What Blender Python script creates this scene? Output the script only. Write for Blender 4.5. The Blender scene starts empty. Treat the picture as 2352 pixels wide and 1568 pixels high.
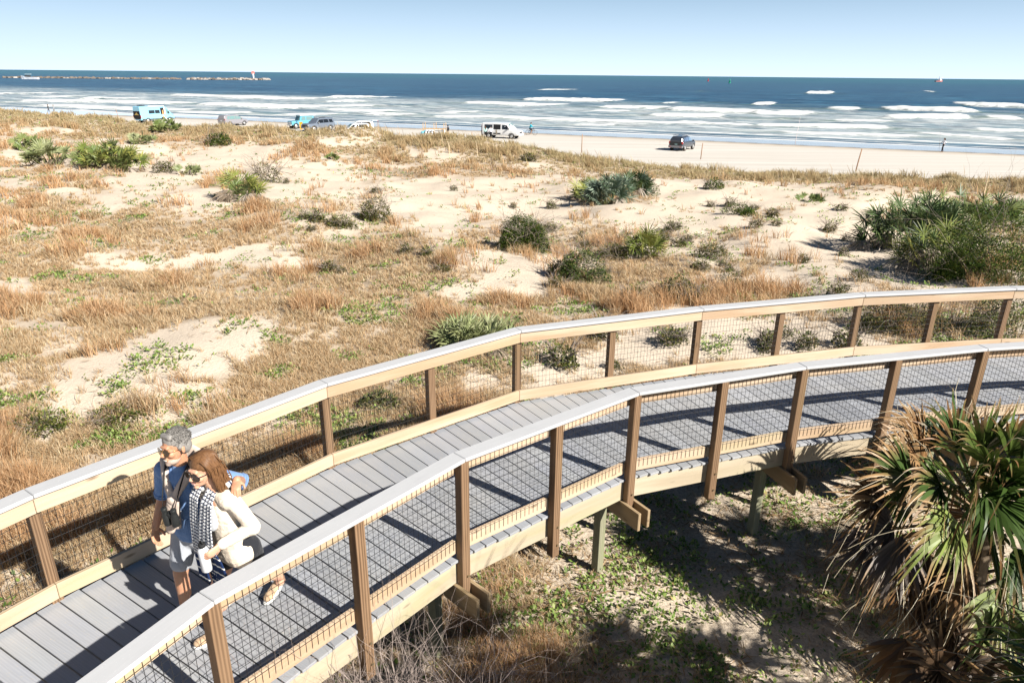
import bpy, bmesh, math, random
import numpy as np
from mathutils import Vector, Matrix
random.seed(7)
rng = np.random.default_rng(11)
scene = bpy.context.scene
COLL = scene.collection
PI = math.pi
R = math.radians

# ------------------------------------------------------------------ camera
F = 1620.0            # focal length for a picture 2352 wide
PITCH = math.atan(613 / F)
ROLL = R(0.56)
CAMZ = 8.5
DECK = CAMZ - 4.05
fwd = np.array([0, math.cos(PITCH), -math.sin(PITCH)])
_up = np.array([0, math.sin(PITCH), math.cos(PITCH)])
_rt = np.array([1.0, 0, 0])
cr = _rt * math.cos(ROLL) + _up * math.sin(ROLL)
cu = _up * math.cos(ROLL) - _rt * math.sin(ROLL)
CP = np.array([0, 0, CAMZ])
cam_data = bpy.data.cameras.new('camera')
cam = bpy.data.objects.new('camera', cam_data)
COLL.objects.link(cam)
cam_data.sensor_width = 36.0
cam_data.lens = F / 2352 * 36.0
cam_data.clip_start = 0.1
cam_data.clip_end = 80000
cam.matrix_world = Matrix(((cr[0], cu[0], -fwd[0], 0), (cr[1], cu[1], -fwd[1], 0),
                           (cr[2], cu[2], -fwd[2], CAMZ), (0, 0, 0, 1)))
scene.camera = cam

# ------------------------------------------------------------------ noise
def _hash(ix, iy, s):
    h = (ix.astype(np.int64) * 374761393 + iy.astype(np.int64) * 668265263 + s * 1442695041) & 0x7fffffff
    h = (h ^ (h >> 13)) * 1274126177 & 0x7fffffff
    return ((h ^ (h >> 16)) & 0xffff) / 65535.0
def vnoise(x, y, s=0):
    x = np.asarray(x, float); y = np.asarray(y, float)
    ix = np.floor(x); iy = np.floor(y)
    fx = x - ix; fy = y - iy
    fx = fx * fx * (3 - 2 * fx); fy = fy * fy * (3 - 2 * fy)
    a = _hash(ix, iy, s); b = _hash(ix + 1, iy, s); c = _hash(ix, iy + 1, s); d = _hash(ix + 1, iy + 1, s)
    return (a * (1 - fx) + b * fx) * (1 - fy) + (c * (1 - fx) + d * fx) * fy
def fbm(x, y, s=0, o=4):
    v = 0; a = 1; t = 0
    for i in range(o):
        v = v + a * vnoise(x * 2 ** i + 13.7 * i, y * 2 ** i + 7.1 * i, s + i); t += a; a *= .5
    return v / t

# ------------------------------------------------------------------ terrain
SN = np.array([0.407, 0.9134]); ST = np.array([0.9134, -0.407])     # seaward and along the shore
WATER_Z = -0.30
def sst(x, y): return x * SN[0] + y * SN[1], x * ST[0] + y * ST[1]
def sm(a, b, x):
    t = np.clip((x - a) / (b - a), 0, 1); return t * t * (3 - 2 * t)
BUMPS = [  # x, y, radius, height
    (-15, 74.3, 4.5, .6), (-6.3, 70.4, 4, .45),     (-8, 30, 7, .45), (-2, 26, 5, .25), (-20, 36, 6, .3), (14, 20, 6, .35), (6, 33, 5, .35), (-28, 46, 9, .4),
    (-40, 58, 9, .4), (-12, 46, 8, .35), (8, 44, 8, .2), (-6, 15, 5, .2)]
def hgt(x, y):
    x = np.asarray(x, float); y = np.asarray(y, float)
    s, t = sst(x, y)
    crest = np.interp(t, [-200, -102, -93, -86, -81, -74, -67, -61, -56, -51, -43, -41, -34, -30, -26, -22, -14, -7, 2, 12, 60], [3.1, 3.1, 2.75, 3.0, 2.9, 2.65, 2.6, 2.85, 2.95, 2.6, 2.75, 2.4, 2.4, 2.3, 2.0, 1.5, .95, .9, 1.1, 1.5, 1.6])
    z = np.interp(s, [-40, 2, 12, 30, 44], [3.3, 3.12, 2.9, 2.35, 1.8])
    z = np.where(s > 44, 1.8 + (crest - 1.8) * sm(47, 61, s), z)
    dune = sm(69.5, 62.0, s + 3.0 * (vnoise(t / 9, s * 0, 3) - .5))
    n = (fbm(x / 11, y / 11, 5, 3) - .5) * 1.5 + (fbm(x / 2.9, y / 2.9, 9, 3) - .5) * .62
    near = sm(9, 20, y)
    n = n * (0.22 + .78 * near) * (1 - .62 * sm(52, 60, s))
    b = 0
    for bx, by, br, bh in BUMPS:
        b = b + bh * np.exp(-((x - bx) ** 2 + (y - by) ** 2) / br ** 2)
    beach = np.interp(s, [60, 80, 104, 112, 118, 140, 400], [.16, .05, 0, -.2, -.36, -1.2, -4.0])
    beach = beach + (fbm(x / 2.3, y / 2.3, 21, 2) - .5) * .05 * sm(100, 80, s)
    return beach * (1 - dune) + (z + n + b) * dune

def at(px, py, z=0.0):
    d = fwd + cr * (px - 1176) / F - cu * (py - 784) / F
    t = (z - CAMZ) / d[2]
    return Vector((d[0] * t, d[1] * t, z))
_hx = np.arange(-215, 175, .3); _hy = np.arange(-1, 175, .3); _HG = None
def hfast(x, y):
    global _HG
    if _HG is None: _HG = hgt(*np.meshgrid(_hx, _hy, indexing='xy'))
    x = np.nan_to_num(x); y = np.nan_to_num(y)
    u = np.clip((x - _hx[0]) / .3, 0, len(_hx) - 2.001); v = np.clip((y - _hy[0]) / .3, 0, len(_hy) - 2.001)
    i = u.astype(int); j = v.astype(int); fu = u - i; fv = v - j
    return (_HG[j, i] * (1 - fu) + _HG[j, i + 1] * fu) * (1 - fv) + (_HG[j + 1, i] * (1 - fu) + _HG[j + 1, i + 1] * fu) * fv
def march(dx):
    """first meeting of view rays with the ground, for an array of directions"""
    ts = np.geomspace(2.0, 260, 150); lo = np.full(len(dx), np.nan); prev = np.full(len(dx), 2.0)
    for t_ in ts:
        under = CAMZ + dx[:, 2] * t_ < hfast(dx[:, 0] * t_, dx[:, 1] * t_)
        hit = under & np.isnan(lo); lo[hit] = prev[hit]; prev = np.where(np.isnan(lo), t_, prev)
        hi_ = t_
    st = (ts[1] / ts[0]); hi = lo * st
    for i in range(12):
        m = (lo + hi) / 2; u = CAMZ + dx[:, 2] * m < hfast(dx[:, 0] * m, dx[:, 1] * m); hi = np.where(u, m, hi); lo = np.where(u, lo, m)
    return dx[:, 0] * hi, dx[:, 1] * hi, ~np.isnan(hi)
def ground_at(px, py):
    d = (fwd + cr * (px - 1176) / F - cu * (py - 784) / F)[None]
    x, y, ok = march(d)
    return Vector((float(x[0]), float(y[0]), float(hgt(x[0], y[0]))))
def proj(x, y, z):
    v = np.stack([np.asarray(x, float), np.asarray(y, float), np.asarray(z, float) - CAMZ], -1)
    w = v @ fwd
    w = np.where(w < .1, .1, w)
    return 1176 + F * (v @ cr) / w, 784 - F * (v @ cu) / w

# ------------------------------------------------------------------ objects and tags
def tag(o, label=None, cat=None, group=None, kind=None):
    if label: o['label'] = label
    if cat: o['category'] = cat
    if group: o['group'] = group
    if kind: o['kind'] = kind
    return o
def empty(name, loc=(0, 0, 0), rz=0, label=None, cat=None, group=None):
    o = bpy.data.objects.new(name, None); COLL.objects.link(o)
    o.location = loc; o.rotation_euler = (0, 0, rz); o.empty_display_size = .2
    return tag(o, label, cat, group)
def copy_tree(o, parent=None):
    c = o.copy(); COLL.objects.link(c); c.parent = parent
    for ch in list(o.children): copy_tree(ch, c)
    return c

class MB:
    """collects faces of one mesh; gp = board-local coordinates for the grain, col = natural colour"""
    def __init__(s): s.v = []; s.f = []; s.gp = []; s.col = []; s.mi = []
    def add(s, verts, faces, gp=None, col=None, mi=0):
        n = len(s.v); s.v += [tuple(v) for v in verts]
        s.f += [tuple(i + n for i in f) for f in faces]
        s.gp += gp if gp else [tuple(v) for v in verts]
        s.col += [tuple(col) + (1,) if col is not None else (1, 1, 1, 1)] * len(verts)
        s.mi += [mi] * len(faces)
    def board(s, p0, p1, w, h, up=(0, 0, 1), mi=0, mitre0=None, mitre1=None, taper=1.0, col=None):
        """box from p0 to p1 (axis), w across, h along up"""
        p0 = Vector(p0); p1 = Vector(p1); a = (p1 - p0); L = a.length; a.normalize()
        up = Vector(up); side = a.cross(up).normalized(); up = side.cross(a).normalized()
        o = Vector((random.random() * 9, random.random() * 9, random.random() * 9))
        vs = []; gp = []
        for k, (p, l) in enumerate(((p0, 0), (p1, L))):
            sc = 1 if k == 0 else taper
            sd = side
            m = mitre0 if k == 0 else mitre1
            for sx, sy in ((-1, -1), (1, -1), (1, 1), (-1, 1)):
                q = p + sd * (sx * w / 2 * sc) + up * (sy * h / 2 * sc)
                if m is not None:
                    q = q + a * (m * sx * w / 2)
                vs.append(q); gp.append((l + o.x, sx * w / 2 + o.y, sy * h / 2 + o.z))
        s.add(vs, [(0, 3, 2, 1), (4, 5, 6, 7), (0, 1, 5, 4), (1, 2, 6, 5), (2, 3, 7, 6), (3, 0, 4, 7)], gp, col, mi)
    def box(s, c, d, col=None, mi=0, rz=0):
        c = Vector(c); m = Matrix.Rotation(rz, 3, 'Z')
        vs = [c + m @ Vector((x * d[0] / 2, y * d[1] / 2, z * d[2] / 2)) for x, y, z in
              ((-1, -1, -1), (1, -1, -1), (1, 1, -1), (-1, 1, -1), (-1, -1, 1), (1, -1, 1), (1, 1, 1), (-1, 1, 1))]
        s.add(vs, [(0, 3, 2, 1), (4, 5, 6, 7), (0, 1, 5, 4), (1, 2, 6, 5), (2, 3, 7, 6), (3, 0, 4, 7)], None, col, mi)
    def tube(s, pts, rad, n=6, col=None, mi=0, cap=True, flat=None):
        pts = [Vector(p) for p in pts]
        if not isinstance(rad, (list, tuple)): rad = [rad] * len(pts)
        vs = []; fs = []; prev = None
        for i, p in enumerate(pts):
            a = (pts[min(i + 1, len(pts) - 1)] - pts[max(i - 1, 0)]).normalized()
            ref = prev if prev is not None else (Vector((0, 0, 1)) if abs(a.z) < .9 else Vector((1, 0, 0)))
            x = (ref - a * ref.dot(a)).normalized(); y = a.cross(x); prev = x
            for k in range(n):
                t = 2 * PI * k / n
                vs.append(p + (x * math.cos(t) + y * math.sin(t) * (flat or 1)) * rad[i])
        for i in range(len(pts) - 1):
            for k in range(n):
                fs.append((i * n + k, i * n + (k + 1) % n, (i + 1) * n + (k + 1) % n, (i + 1) * n + k))
        if cap:
            fs.append(tuple(reversed(range(n)))); m = (len(pts) - 1) * n; fs.append(tuple(m + k for k in range(n)))
        s.add(vs, fs, None, col, mi)
    def cap(s, p0, p1, r0, r1, n=14, flat=1.0, fdir=(1, 0, 0)):
        """tapered capsule, optionally flattened along fdir"""
        p0 = Vector(p0); p1 = Vector(p1); a = p1 - p0; L = a.length
        a = a.normalized() if L > 1e-6 else Vector((0, 0, 1))
        fd = Vector(fdir); y = fd - a * fd.dot(a)
        y = y.normalized() if y.length > 1e-4 else a.orthogonal().normalized()
        x = a.cross(y).normalized()
        rings = []
        for j in range(5): t = -PI / 2 + j * PI / 2 / 4.0; rings.append((p0 + a * (math.sin(t) * r0), math.cos(t) * r0 if j else 1e-4))
        for j in range(1, 5): t = j * PI / 2 / 4.0; rings.append((p1 + a * (math.sin(t) * r1), math.cos(t) * r1 if j < 4 else 1e-4))
        rings.insert(5, (p1, r1))
        vs = []; fs = []
        for c, r in rings:
            for k in range(n):
                t = 2 * PI * k / n; vs.append(c + x * (math.cos(t) * r) + y * (math.sin(t) * r * flat))
        for i in range(len(rings) - 1):
            for k in range(n): fs.append((i * n + k, i * n + (k + 1) % n, (i + 1) * n + (k + 1) % n, (i + 1) * n + k))
        fs.append(tuple(reversed(range(n)))); m = (len(rings) - 1) * n; fs.append(tuple(m + k for k in range(n)))
        s.add(vs, fs)
    def ell(s, c, r, rot=(0, 0, 0), n=16, m=10, col=None, mi=0):
        c = Vector(c); E = Matrix.Rotation(rot[2], 3, 'Z') @ Matrix.Rotation(rot[1], 3, 'Y') @ Matrix.Rotation(rot[0], 3, 'X')
        vs = []; fs = []
        for i in range(m + 1):
            t = -PI / 2 + PI * i / m
            for k in range(n):
                u = 2 * PI * k / n; q = max(math.cos(t), 1e-4)
                vs.append(c + E @ Vector((math.cos(u) * q * r[0], math.sin(u) * q * r[1], math.sin(t) * r[2])))
        for i in range(m):
            for k in range(n): fs.append((i * n + k, i * n + (k + 1) % n, (i + 1) * n + (k + 1) % n, (i + 1) * n + k))
        fs.append(tuple(reversed(range(n)))); b = m * n; fs.append(tuple(b + k for k in range(n)))
        s.add(vs, fs, None, col, mi)
    def build(s, name, mats, parent=None, smooth=False, bevel=0, remesh=0, smooth_it=4):
        me = bpy.data.meshes.new(name); me.from_pydata(s.v, [], s.f)
        if not isinstance(mats, (list, tuple)): mats = [mats]
        for m in mats: me.materials.append(m)
        me.polygons.foreach_set('material_index', s.mi)
        if not remesh:
            a = me.attributes.new('gp', 'FLOAT_VECTOR', 'POINT'); a.data.foreach_set('vector', np.array(s.gp, float).ravel())
            a = me.attributes.new('Col', 'FLOAT_COLOR', 'POINT'); a.data.foreach_set('color', np.array(s.col, float).ravel())
        if smooth: me.polygons.foreach_set('use_smooth', [True] * len(me.polygons))
        me.update()
        o = bpy.data.objects.new(name, me); COLL.objects.link(o)
        if parent: o.parent = parent
        if remesh:
            r = o.modifiers.new('r', 'REMESH'); r.mode = 'VOXEL'; r.voxel_size = remesh; r.use_smooth_shade = True
            if smooth_it:
                q = o.modifiers.new('s', 'SMOOTH'); q.factor = .6; q.iterations = smooth_it
        if bevel:
            b = o.modifiers.new('b', 'BEVEL'); b.width = bevel; b.segments = 1; b.limit_method = 'ANGLE'
        return o

def np_mesh(name, V, Fc, mat, cols=None, parent=None, smooth=False, attrs=None):
    """V (n,3), Fc (m,k) equal sized faces"""
    me = bpy.data.meshes.new(name)
    V = np.asarray(V, np.float32); Fc = np.asarray(Fc, np.int32); m, k = Fc.shape
    me.vertices.add(len(V)); me.vertices.foreach_set('co', V.ravel())
    me.loops.add(m * k); me.loops.foreach_set('vertex_index', Fc.ravel())
    me.polygons.add(m); me.polygons.foreach_set('loop_start', np.arange(0, m * k, k, dtype=np.int32))
    try: me.polygons.foreach_set('loop_total', np.full(m, k, np.int32))
    except Exception: pass
    if smooth: me.polygons.foreach_set('use_smooth', np.ones(m, bool))
    if cols is not None:
        c4 = np.ones((len(V), 4), np.float32); c4[:, :3] = cols
        a = me.attributes.new('Col', 'FLOAT_COLOR', 'POINT'); a.data.foreach_set('color', c4.ravel())
    for nm, arr in (attrs or {}).items():
        a = me.attributes.new(nm, 'FLOAT', 'POINT'); a.data.foreach_set('value', np.asarray(arr, np.float32))
    me.update(calc_edges=True)
    if mat: me.materials.append(mat)
    o = bpy.data.objects.new(name, me); COLL.objects.link(o)
    if parent: o.parent = parent
    return o

# ------------------------------------------------------------------ material helpers
class NT:
    def __init__(s, name):
        s.m = bpy.data.materials.new(name); s.m.use_nodes = True; s.t = s.m.node_tree; s.t.nodes.clear()
        s.out = s.n('ShaderNodeOutputMaterial')
    def n(s, ty, **kw):
        o = s.t.nodes.new(ty)
        for k, v in kw.items(): setattr(o, k, v)
        return o
    def l(s, a, b): s.t.links.new(a, b)
    def inp(s, sock, v):
        if isinstance(v, bpy.types.NodeSocket): s.l(v, sock)
        else: sock.default_value = (tuple(v) + (1,)) if isinstance(v, (tuple, list)) and len(v) == 3 and sock.type == 'RGBA' else v
    def attr(s, name): return s.n('ShaderNodeAttribute', attribute_name=name)
    def noise(s, vec, scale, detail=3, rough=.55, dist=0):
        o = s.n('ShaderNodeTexNoise'); 
        if vec is not None: s.l(vec, o.inputs['Vector'])
        o.inputs['Scale'].default_value = scale; o.inputs['Detail'].default_value = detail
        o.inputs['Roughness'].default_value = rough; o.inputs['Distortion'].default_value = dist
        return o.outputs['Fac']
    def scale(s, vec, sc):
        o = s.n('ShaderNodeMapping'); s.l(vec, o.inputs['Vector']); o.inputs['Scale'].default_value = sc; return o.outputs[0]
    def ramp(s, f, pts):
        o = s.n('ShaderNodeValToRGB'); s.l(f, o.inputs[0]); e = o.color_ramp.elements
        while len(e) < len(pts): e.new(.5)
        for i, (p, c) in enumerate(pts):
            e[i].position = p; e[i].color = (c, c, c, 1) if isinstance(c, (int, float)) else tuple(c) + (1,)
        return o.outputs[0]
    def mix(s, f, a, b, mode='MIX'):
        o = s.n('ShaderNodeMix', data_type='RGBA', blend_type=mode)
        s.inp(o.inputs[0], f); s.inp(o.inputs[6], a); s.inp(o.inputs[7], b); return o.outputs[2]
    def math(s, op, a, b=0.0, clamp=False):
        o = s.n('ShaderNodeMath', operation=op, use_clamp=clamp); s.inp(o.inputs[0], a); s.inp(o.inputs[1], b); return o.outputs[0]
    def bump(s, h, strength=.3, dist=.01):
        o = s.n('ShaderNodeBump'); s.l(h, o.inputs['Height']); o.inputs['Strength'].default_value = strength
        o.inputs['Distance'].default_value = dist; return o.outputs[0]
    def bsdf(s, col, rough=.6, spec=.5, metal=0, normal=None, **kw):
        o = s.n('ShaderNodeBsdfPrincipled'); s.inp(o.inputs['Base Color'], col); s.inp(o.inputs['Roughness'], rough)
        o.inputs['Specular IOR Level'].default_value = spec; o.inputs['Metallic'].default_value = metal
        if normal is not None: s.l(normal, o.inputs['Normal'])
        for k, v in kw.items(): s.inp(o.inputs[k], v)
        s.l(o.outputs[0], s.out.inputs[0]); return o
    def obj(s): return s.n('ShaderNodeTexCoord').outputs['Object']
    def geo(s): return s.n('ShaderNodeNewGeometry').outputs['Position']
def plain(name, col, rough=.6, spec=.5, metal=0, var=.12, vs=20, bump=0, bs=60, **kw):
    t = NT(name); v = t.obj(); n = t.noise(v, vs)
    c = t.mix(n, tuple(c * (1 - var) for c in col), tuple(min(1, c * (1 + var)) for c in col))
    nm = t.bump(t.noise(v, bs), bump, .004) if bump else None
    t.bsdf(c, rough, spec, metal, nm, **kw); return t.m
def leafmat(name, trans=.3, rough=.6, spec=.25):
    t = NT(name); c = t.attr('Col').outputs['Color']
    b = t.bsdf(c, rough, spec)
    tr = t.n('ShaderNodeBsdfTranslucent'); t.l(c, tr.inputs[0])
    m = t.n('ShaderNodeMixShader'); m.inputs[0].default_value = trans
    t.l(b.outputs[0], m.inputs[1]); t.l(tr.outputs[0], m.inputs[2]); t.l(m.outputs[0], t.out.inputs[0]); return t.m

# ------------------------------------------------------------------ light
SKYV = 15.0
SUN_EL = R(36.5); SUN_AZ = R(-36.5)       # azimuth from +x
sd = Vector((math.cos(SUN_AZ) * math.cos(SUN_EL), math.sin(SUN_AZ) * math.cos(SUN_EL), math.sin(SUN_EL)))
sl = bpy.data.lights.new('sun', 'SUN'); sl.energy = 5.0; sl.angle = R(.53); sl.color = (1, .95, .87)
so = bpy.data.objects.new('sun', sl); COLL.objects.link(so); so.rotation_euler = sd.to_track_quat('Z', 'Y').to_euler()
so.location = (20, -15, 30)
w = bpy.data.worlds.new('World'); scene.world = w; w.use_nodes = True
wt = w.node_tree; bg = wt.nodes['Background']
sky = wt.nodes.new('ShaderNodeTexSky'); sky.sky_type = 'NISHITA'; sky.sun_disc = False
sky.sun_elevation = SUN_EL; sky.sun_rotation = math.atan2(sd.x, sd.y)
sky.air_density = 1.0; sky.dust_density = .05; sky.ozone_density = 4; sky.altitude = 0
# pale sea air low down, deep blue overhead
tc = wt.nodes.new('ShaderNodeTexCoord'); sx = wt.nodes.new('ShaderNodeSeparateXYZ'); wt.links.new(tc.outputs['Generated'], sx.inputs[0])
rp = wt.nodes.new('ShaderNodeValToRGB'); wt.links.new(sx.outputs[2], rp.inputs[0])
e = rp.color_ramp.elements; e[0].position = 0.0; e[0].color = (.95,) * 3 + (1,); e[1].position = .20; e[1].color = (.0,) * 3 + (1,)
rc = wt.nodes.new('ShaderNodeValToRGB'); wt.links.new(sx.outputs[2], rc.inputs[0])
e = rc.color_ramp.elements; e[0].position = 0.0; e[0].color = (.68, .83, .99, 1); e[1].position = .10; e[1].color = (.50, .72, .98, 1)
sc_ = wt.nodes.new('ShaderNodeVectorMath'); sc_.operation = 'SCALE'; wt.links.new(rc.outputs[0], sc_.inputs[0]); sc_.inputs['Scale'].default_value = SKYV
mx = wt.nodes.new('ShaderNodeMix'); mx.data_type = 'RGBA'; wt.links.new(rp.outputs[0], mx.inputs[0])
sk = wt.nodes.new('ShaderNodeVectorMath'); sk.operation = 'SCALE'; sk.inputs['Scale'].default_value = .55; wt.links.new(sky.outputs[0], sk.inputs[0]); wt.links.new(sk.outputs[0], mx.inputs[6]); wt.links.new(sc_.outputs[0], mx.inputs[7])
wt.links.new(mx.outputs[2], bg.inputs[0]); bg.inputs[1].default_value = 0.05
scene.view_settings.view_transform = 'Standard'; scene.view_settings.look = 'None'
scene.view_settings.exposure = 0.84; scene.view_settings.gamma = 1
scene.render.engine = 'CYCLES'
try: scene.cycles.max_bounces = 6; scene.cycles.diffuse_bounces = 1; scene.cycles.transparent_max_bounces = 8
except Exception: pass
# ================================================================== coverage of the dunes
SAND = [  # bare sand patches, found where they lie on the dunes: x, y, rx, ry, turn
 (60,355,60,22,0),(330,340,60,16,0),(380,400,140,46,-18),(330,440,110,22,-15),(470,462,90,32,0),(560,350,90,20,0),
 (520,378,80,20,0),(690,402,140,36,0),(800,440,90,22,0),(640,440,70,22,0),(850,312,60,12,0),(790,324,70,12,0),
 (1000,432,130,20,0),(1060,468,210,46,0),(1230,482,130,30,0),(1000,522,80,20,0),(1150,420,80,14,0),
 (1560,432,90,22,0),(1650,462,140,26,0),(1800,452,100,18,0),(1560,512,120,24,0),(1420,492,90,24,0),(1930,482,110,24,0),
 (1130,600,85,28,0),(1190,645,95,42,0),(1090,664,60,20,0),(1880,560,170,50,0),(2050,592,130,45,10),(2150,642,110,28,0),
 (1800,640,80,24,0),(1700,572,60,14,0),(500,590,190,14,-5),(350,612,110,12,0),(640,600,110,16,0),(40,662,50,16,0),
 (30,422,40,12,0),(480,772,170,38,-8),(330,842,230,62,-15),(200,922,130,42,-20),(450,905,100,35,0),(560,802,50,38,0),
 (380,960,140,26,0),(1330,842,110,40,0),(1500,792,130,45,0),(1700,762,130,40,0),(1850,792,120,35,0),(1120,880,70,30,0),
 (160,440,60,8,0),(100,300,80,8,0),(980,350,50,10,0),(1500,560,60,14,0),(90,1000,60,20,-20)]
DENSE = [(400,540,420,40,0),(700,680,330,90,0),(250,700,300,60,-5),(900,620,160,110,0),(760,860,180,70,0),(60,560,120,60,0),
 (1500,640,120,60,0),(1640,680,160,40,0),(1180,340,260,20,4),(1000,330,90,14,0),(1750,405,500,12,2),(2200,425,200,22,0),
 (300,300,300,14,0),(600,300,120,10,0),(1000,740,160,50,0),(1420,660,160,50,0),(60,800,60,40,0),(60,980,80,60,0),(1700,690,200,25,0),
 (120,265,130,14,0),(540,318,160,14,0)]
GREEN = [(895,708,75,22,0),(560,750,40,18,0),(860,940,40,14,0),(640,780,40,22,0),(430,905,80,12,0),(520,935,50,10,0),(260,1010,50,18,0),
 (40,1020,40,16,0),(150,960,60,20,0),(700,640,60,14,0),(800,560,60,14,0),(200,560,60,10,0),(100,550,50,10,0),(1560,520,70,16,0),(1640,535,50,14,0),
 (1260,560,20,10,0),(1500,580,60,18,0),(1650,590,70,18,0),(1300,690,50,14,0),(1560,680,60,26,0),(1800,640,30,10,0),(1340,720,40,16,0),(2050,520,60,10,0),
 (1690,480,70,10,0),(1200,790,60,16,0),(1330,730,60,16,0),(960,870,80,16,0),(2200,740,140,24,0),(1100,845,60,12,0),(760,990,60,14,0),(640,1010,50,14,0),
 (500,480,50,8,0),(720,500,60,12,0),(880,395,60,8,0),(1050,560,40,10,0),(330,470,40,8,0),(90,410,80,8,0)]
def _ell(px, py, L, soft=.35):
    m = np.zeros_like(px)
    for cx, cy, rx, ry, a in L:
        c, s_ = math.cos(R(a)), math.sin(R(a)); dx = px - cx; dy = py - cy
        u = (dx * c + dy * s_) / rx; v = (-dx * s_ + dy * c) / ry
        m = np.maximum(m, 1 - sm(1 - soft, 1 + soft, np.sqrt(u * u + v * v)))
    return m
def cover(x, y):
    """grass cover and green herb cover 0..1 at ground points"""
    z = hgt(x, y); px, py = proj(x, y, z); s, t = sst(x, y)
    wob = (fbm(x / 1.3, y / 1.3, 31, 4) - .5); sc = np.clip((py - 240) / 500, .12, 1.0)
    qx = px + wob * 80 * sc; qy = py + (fbm(x / 1.3 + 50, y / 1.3, 37, 4) - .5) * 50 * sc
    sand = _ell(qx, qy, SAND); dense = _ell(qx, qy, DENSE, .5)
    n = fbm(x / 2.2, y / 2.2, 41, 4)
    g = .63 + (n - .5) * 2.0
    g = np.where(px > 1230, g - .36, g)
    g = np.maximum(g, dense * (.66 + .9 * (n - .35)))
    g = g * (1 - .93 * sand)
    g = np.maximum(g, sm(53, 58, s) * (.35 + .9 * n) * (1 - .5 * sand))
    g = g * sm(70.5, 67.0, s + 6 * (n - .5))
    near = sm(9.6, 7.6, y + .42 * -x)
    g = g * (1 - near * .80)
    n2 = fbm(x / .9, y / .9, 47, 3); gr = sm(.57, .72, n2) * .8
    gr = np.maximum(gr, _ell(qx, qy, GREEN, .5) * sm(.30, .5, n2))
    gr = np.maximum(gr * (1 - near), near * (.045 + .16 * sm(.45, .7, n2)))
    gr = gr * sm(68, 64, s) * (1 - .5 * sand)
    return np.clip(g, 0, 1), np.clip(gr, 0, 1), near

# ---- ground sheet
ys = np.concatenate([np.arange(-14, 2, .6), np.geomspace(2, 150, 330)]); ys = np.unique(ys)
us = np.linspace(-1, 1, 420)
Y, U = np.meshgrid(ys, us, indexing='ij')
X = U * (22 + np.abs(Y) * 1.25)
Z = hgt(X, Y)
g_, gr_, nr_ = cover(X, Y)
nr, nc = X.shape
idx = np.arange(nr * nc).reshape(nr, nc)
Fq = np.stack([idx[:-1, :-1], idx[:-1, 1:], idx[1:, 1:], idx[1:, :-1]], -1).reshape(-1, 4)
S_, T_ = sst(X, Y)
t = NT('dune_sand'); pos = t.geo()
n1 = t.noise(pos, .9, 5, .6); n2 = t.noise(pos, 14, 4, .7); n3 = t.noise(t.scale(pos, (1, 1, 1)), 60, 3)
veg = t.attr('veg').outputs['Fac']; wet = t.attr('wet').outputs['Fac']; lit = t.attr('litter').outputs['Fac']
sandc = t.mix(n1, (.62, .515, .40), (.76, .655, .53))
sandc = t.mix(t.ramp(n2, [(.35, 0.0), (.75, .35)]), sandc, (.42, .33, .24))
litc = t.mix(n2, (.19, .125, .07), (.38, .28, .17))
vm = t.math('MULTIPLY', t.ramp(veg, [(.25, 0.0), (.95, .85)]), t.ramp(n2, [(.25, .4), (.6, 1.0)]))
c = t.mix(vm, sandc, litc)
n4 = t.noise(pos, 26, 5, .75); lm = t.math('MULTIPLY', lit, t.ramp(n4, [(.46, 0.0), (.60, 1.0)]))
c = t.mix(lm, c, (.26, .19, .12))
bs = t.attr('beach').outputs['Fac']
tr = t.noise(t.scale(pos, (.02, .9, 1)), 1.2, 4, .6)
bc = t.mix(t.ramp(tr, [(.3, 0.0), (.7, 1.0)]), (.52, .48, .42), (.67, .63, .575))
c = t.mix(bs, c, bc)
wn = t.noise(t.scale(pos, (.05, .25, 1)), .6, 4)
wetm = t.math('MULTIPLY', wet, 1.0)
damp = t.attr('damp').outputs['Fac']
c = t.mix(damp, c, (.47, .39, .30))
c = t.mix(wetm, c, (.17, .15, .13))
rg = t.mix(wetm, (.95, .95, .95), (.09, .09, .09))
bmp = t.bump(n2, .55, .05)
bm2 = t.n('ShaderNodeBump'); t.l(n3, bm2.inputs['Height']); t.l(bmp, bm2.inputs['Normal']); bm2.inputs['Distance'].default_value = .008; bm2.inputs['Strength'].default_value = .35
b = t.bsdf(c, rg, .35); 
mn = t.n('ShaderNodeMix', data_type='VECTOR'); t.l(wetm, mn.inputs[0]); t.l(bm2.outputs[0], mn.inputs[4])
t.l(t.n('ShaderNodeNewGeometry').outputs['Normal'], mn.inputs[5]); t.l(mn.outputs[1], b.inputs['Normal'])
M_sand = t.m
wj = 3.0 * (fbm(T_ / 25, S_ / 60, 51, 3) - .5)
ground = np_mesh('ground', np.stack([X, Y, Z], -1).reshape(-1, 3), Fq, M_sand, None, None, True,
    dict(veg=g_.ravel(), wet=sm(103.4, 104.6, S_ + wj).ravel(), damp=sm(99.5, 104, S_ + wj).ravel(), beach=sm(66, 72, S_).ravel(), litter=(nr_ * .5 + .25 * g_).ravel()))
tag(ground, kind='structure')

# ---- far ground under everything, out to the horizon on the land side
mb = MB(); mb.add([(-600, -500, -.9), (600, -500, -.9), (600, 60, -.9), (-600, 60, -.9)], [(0, 1, 2, 3)])
o = mb.build('terrain', plain('land', (.5, .4, .28), .9, vs=.05)); tag(o, kind='structure')

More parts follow.
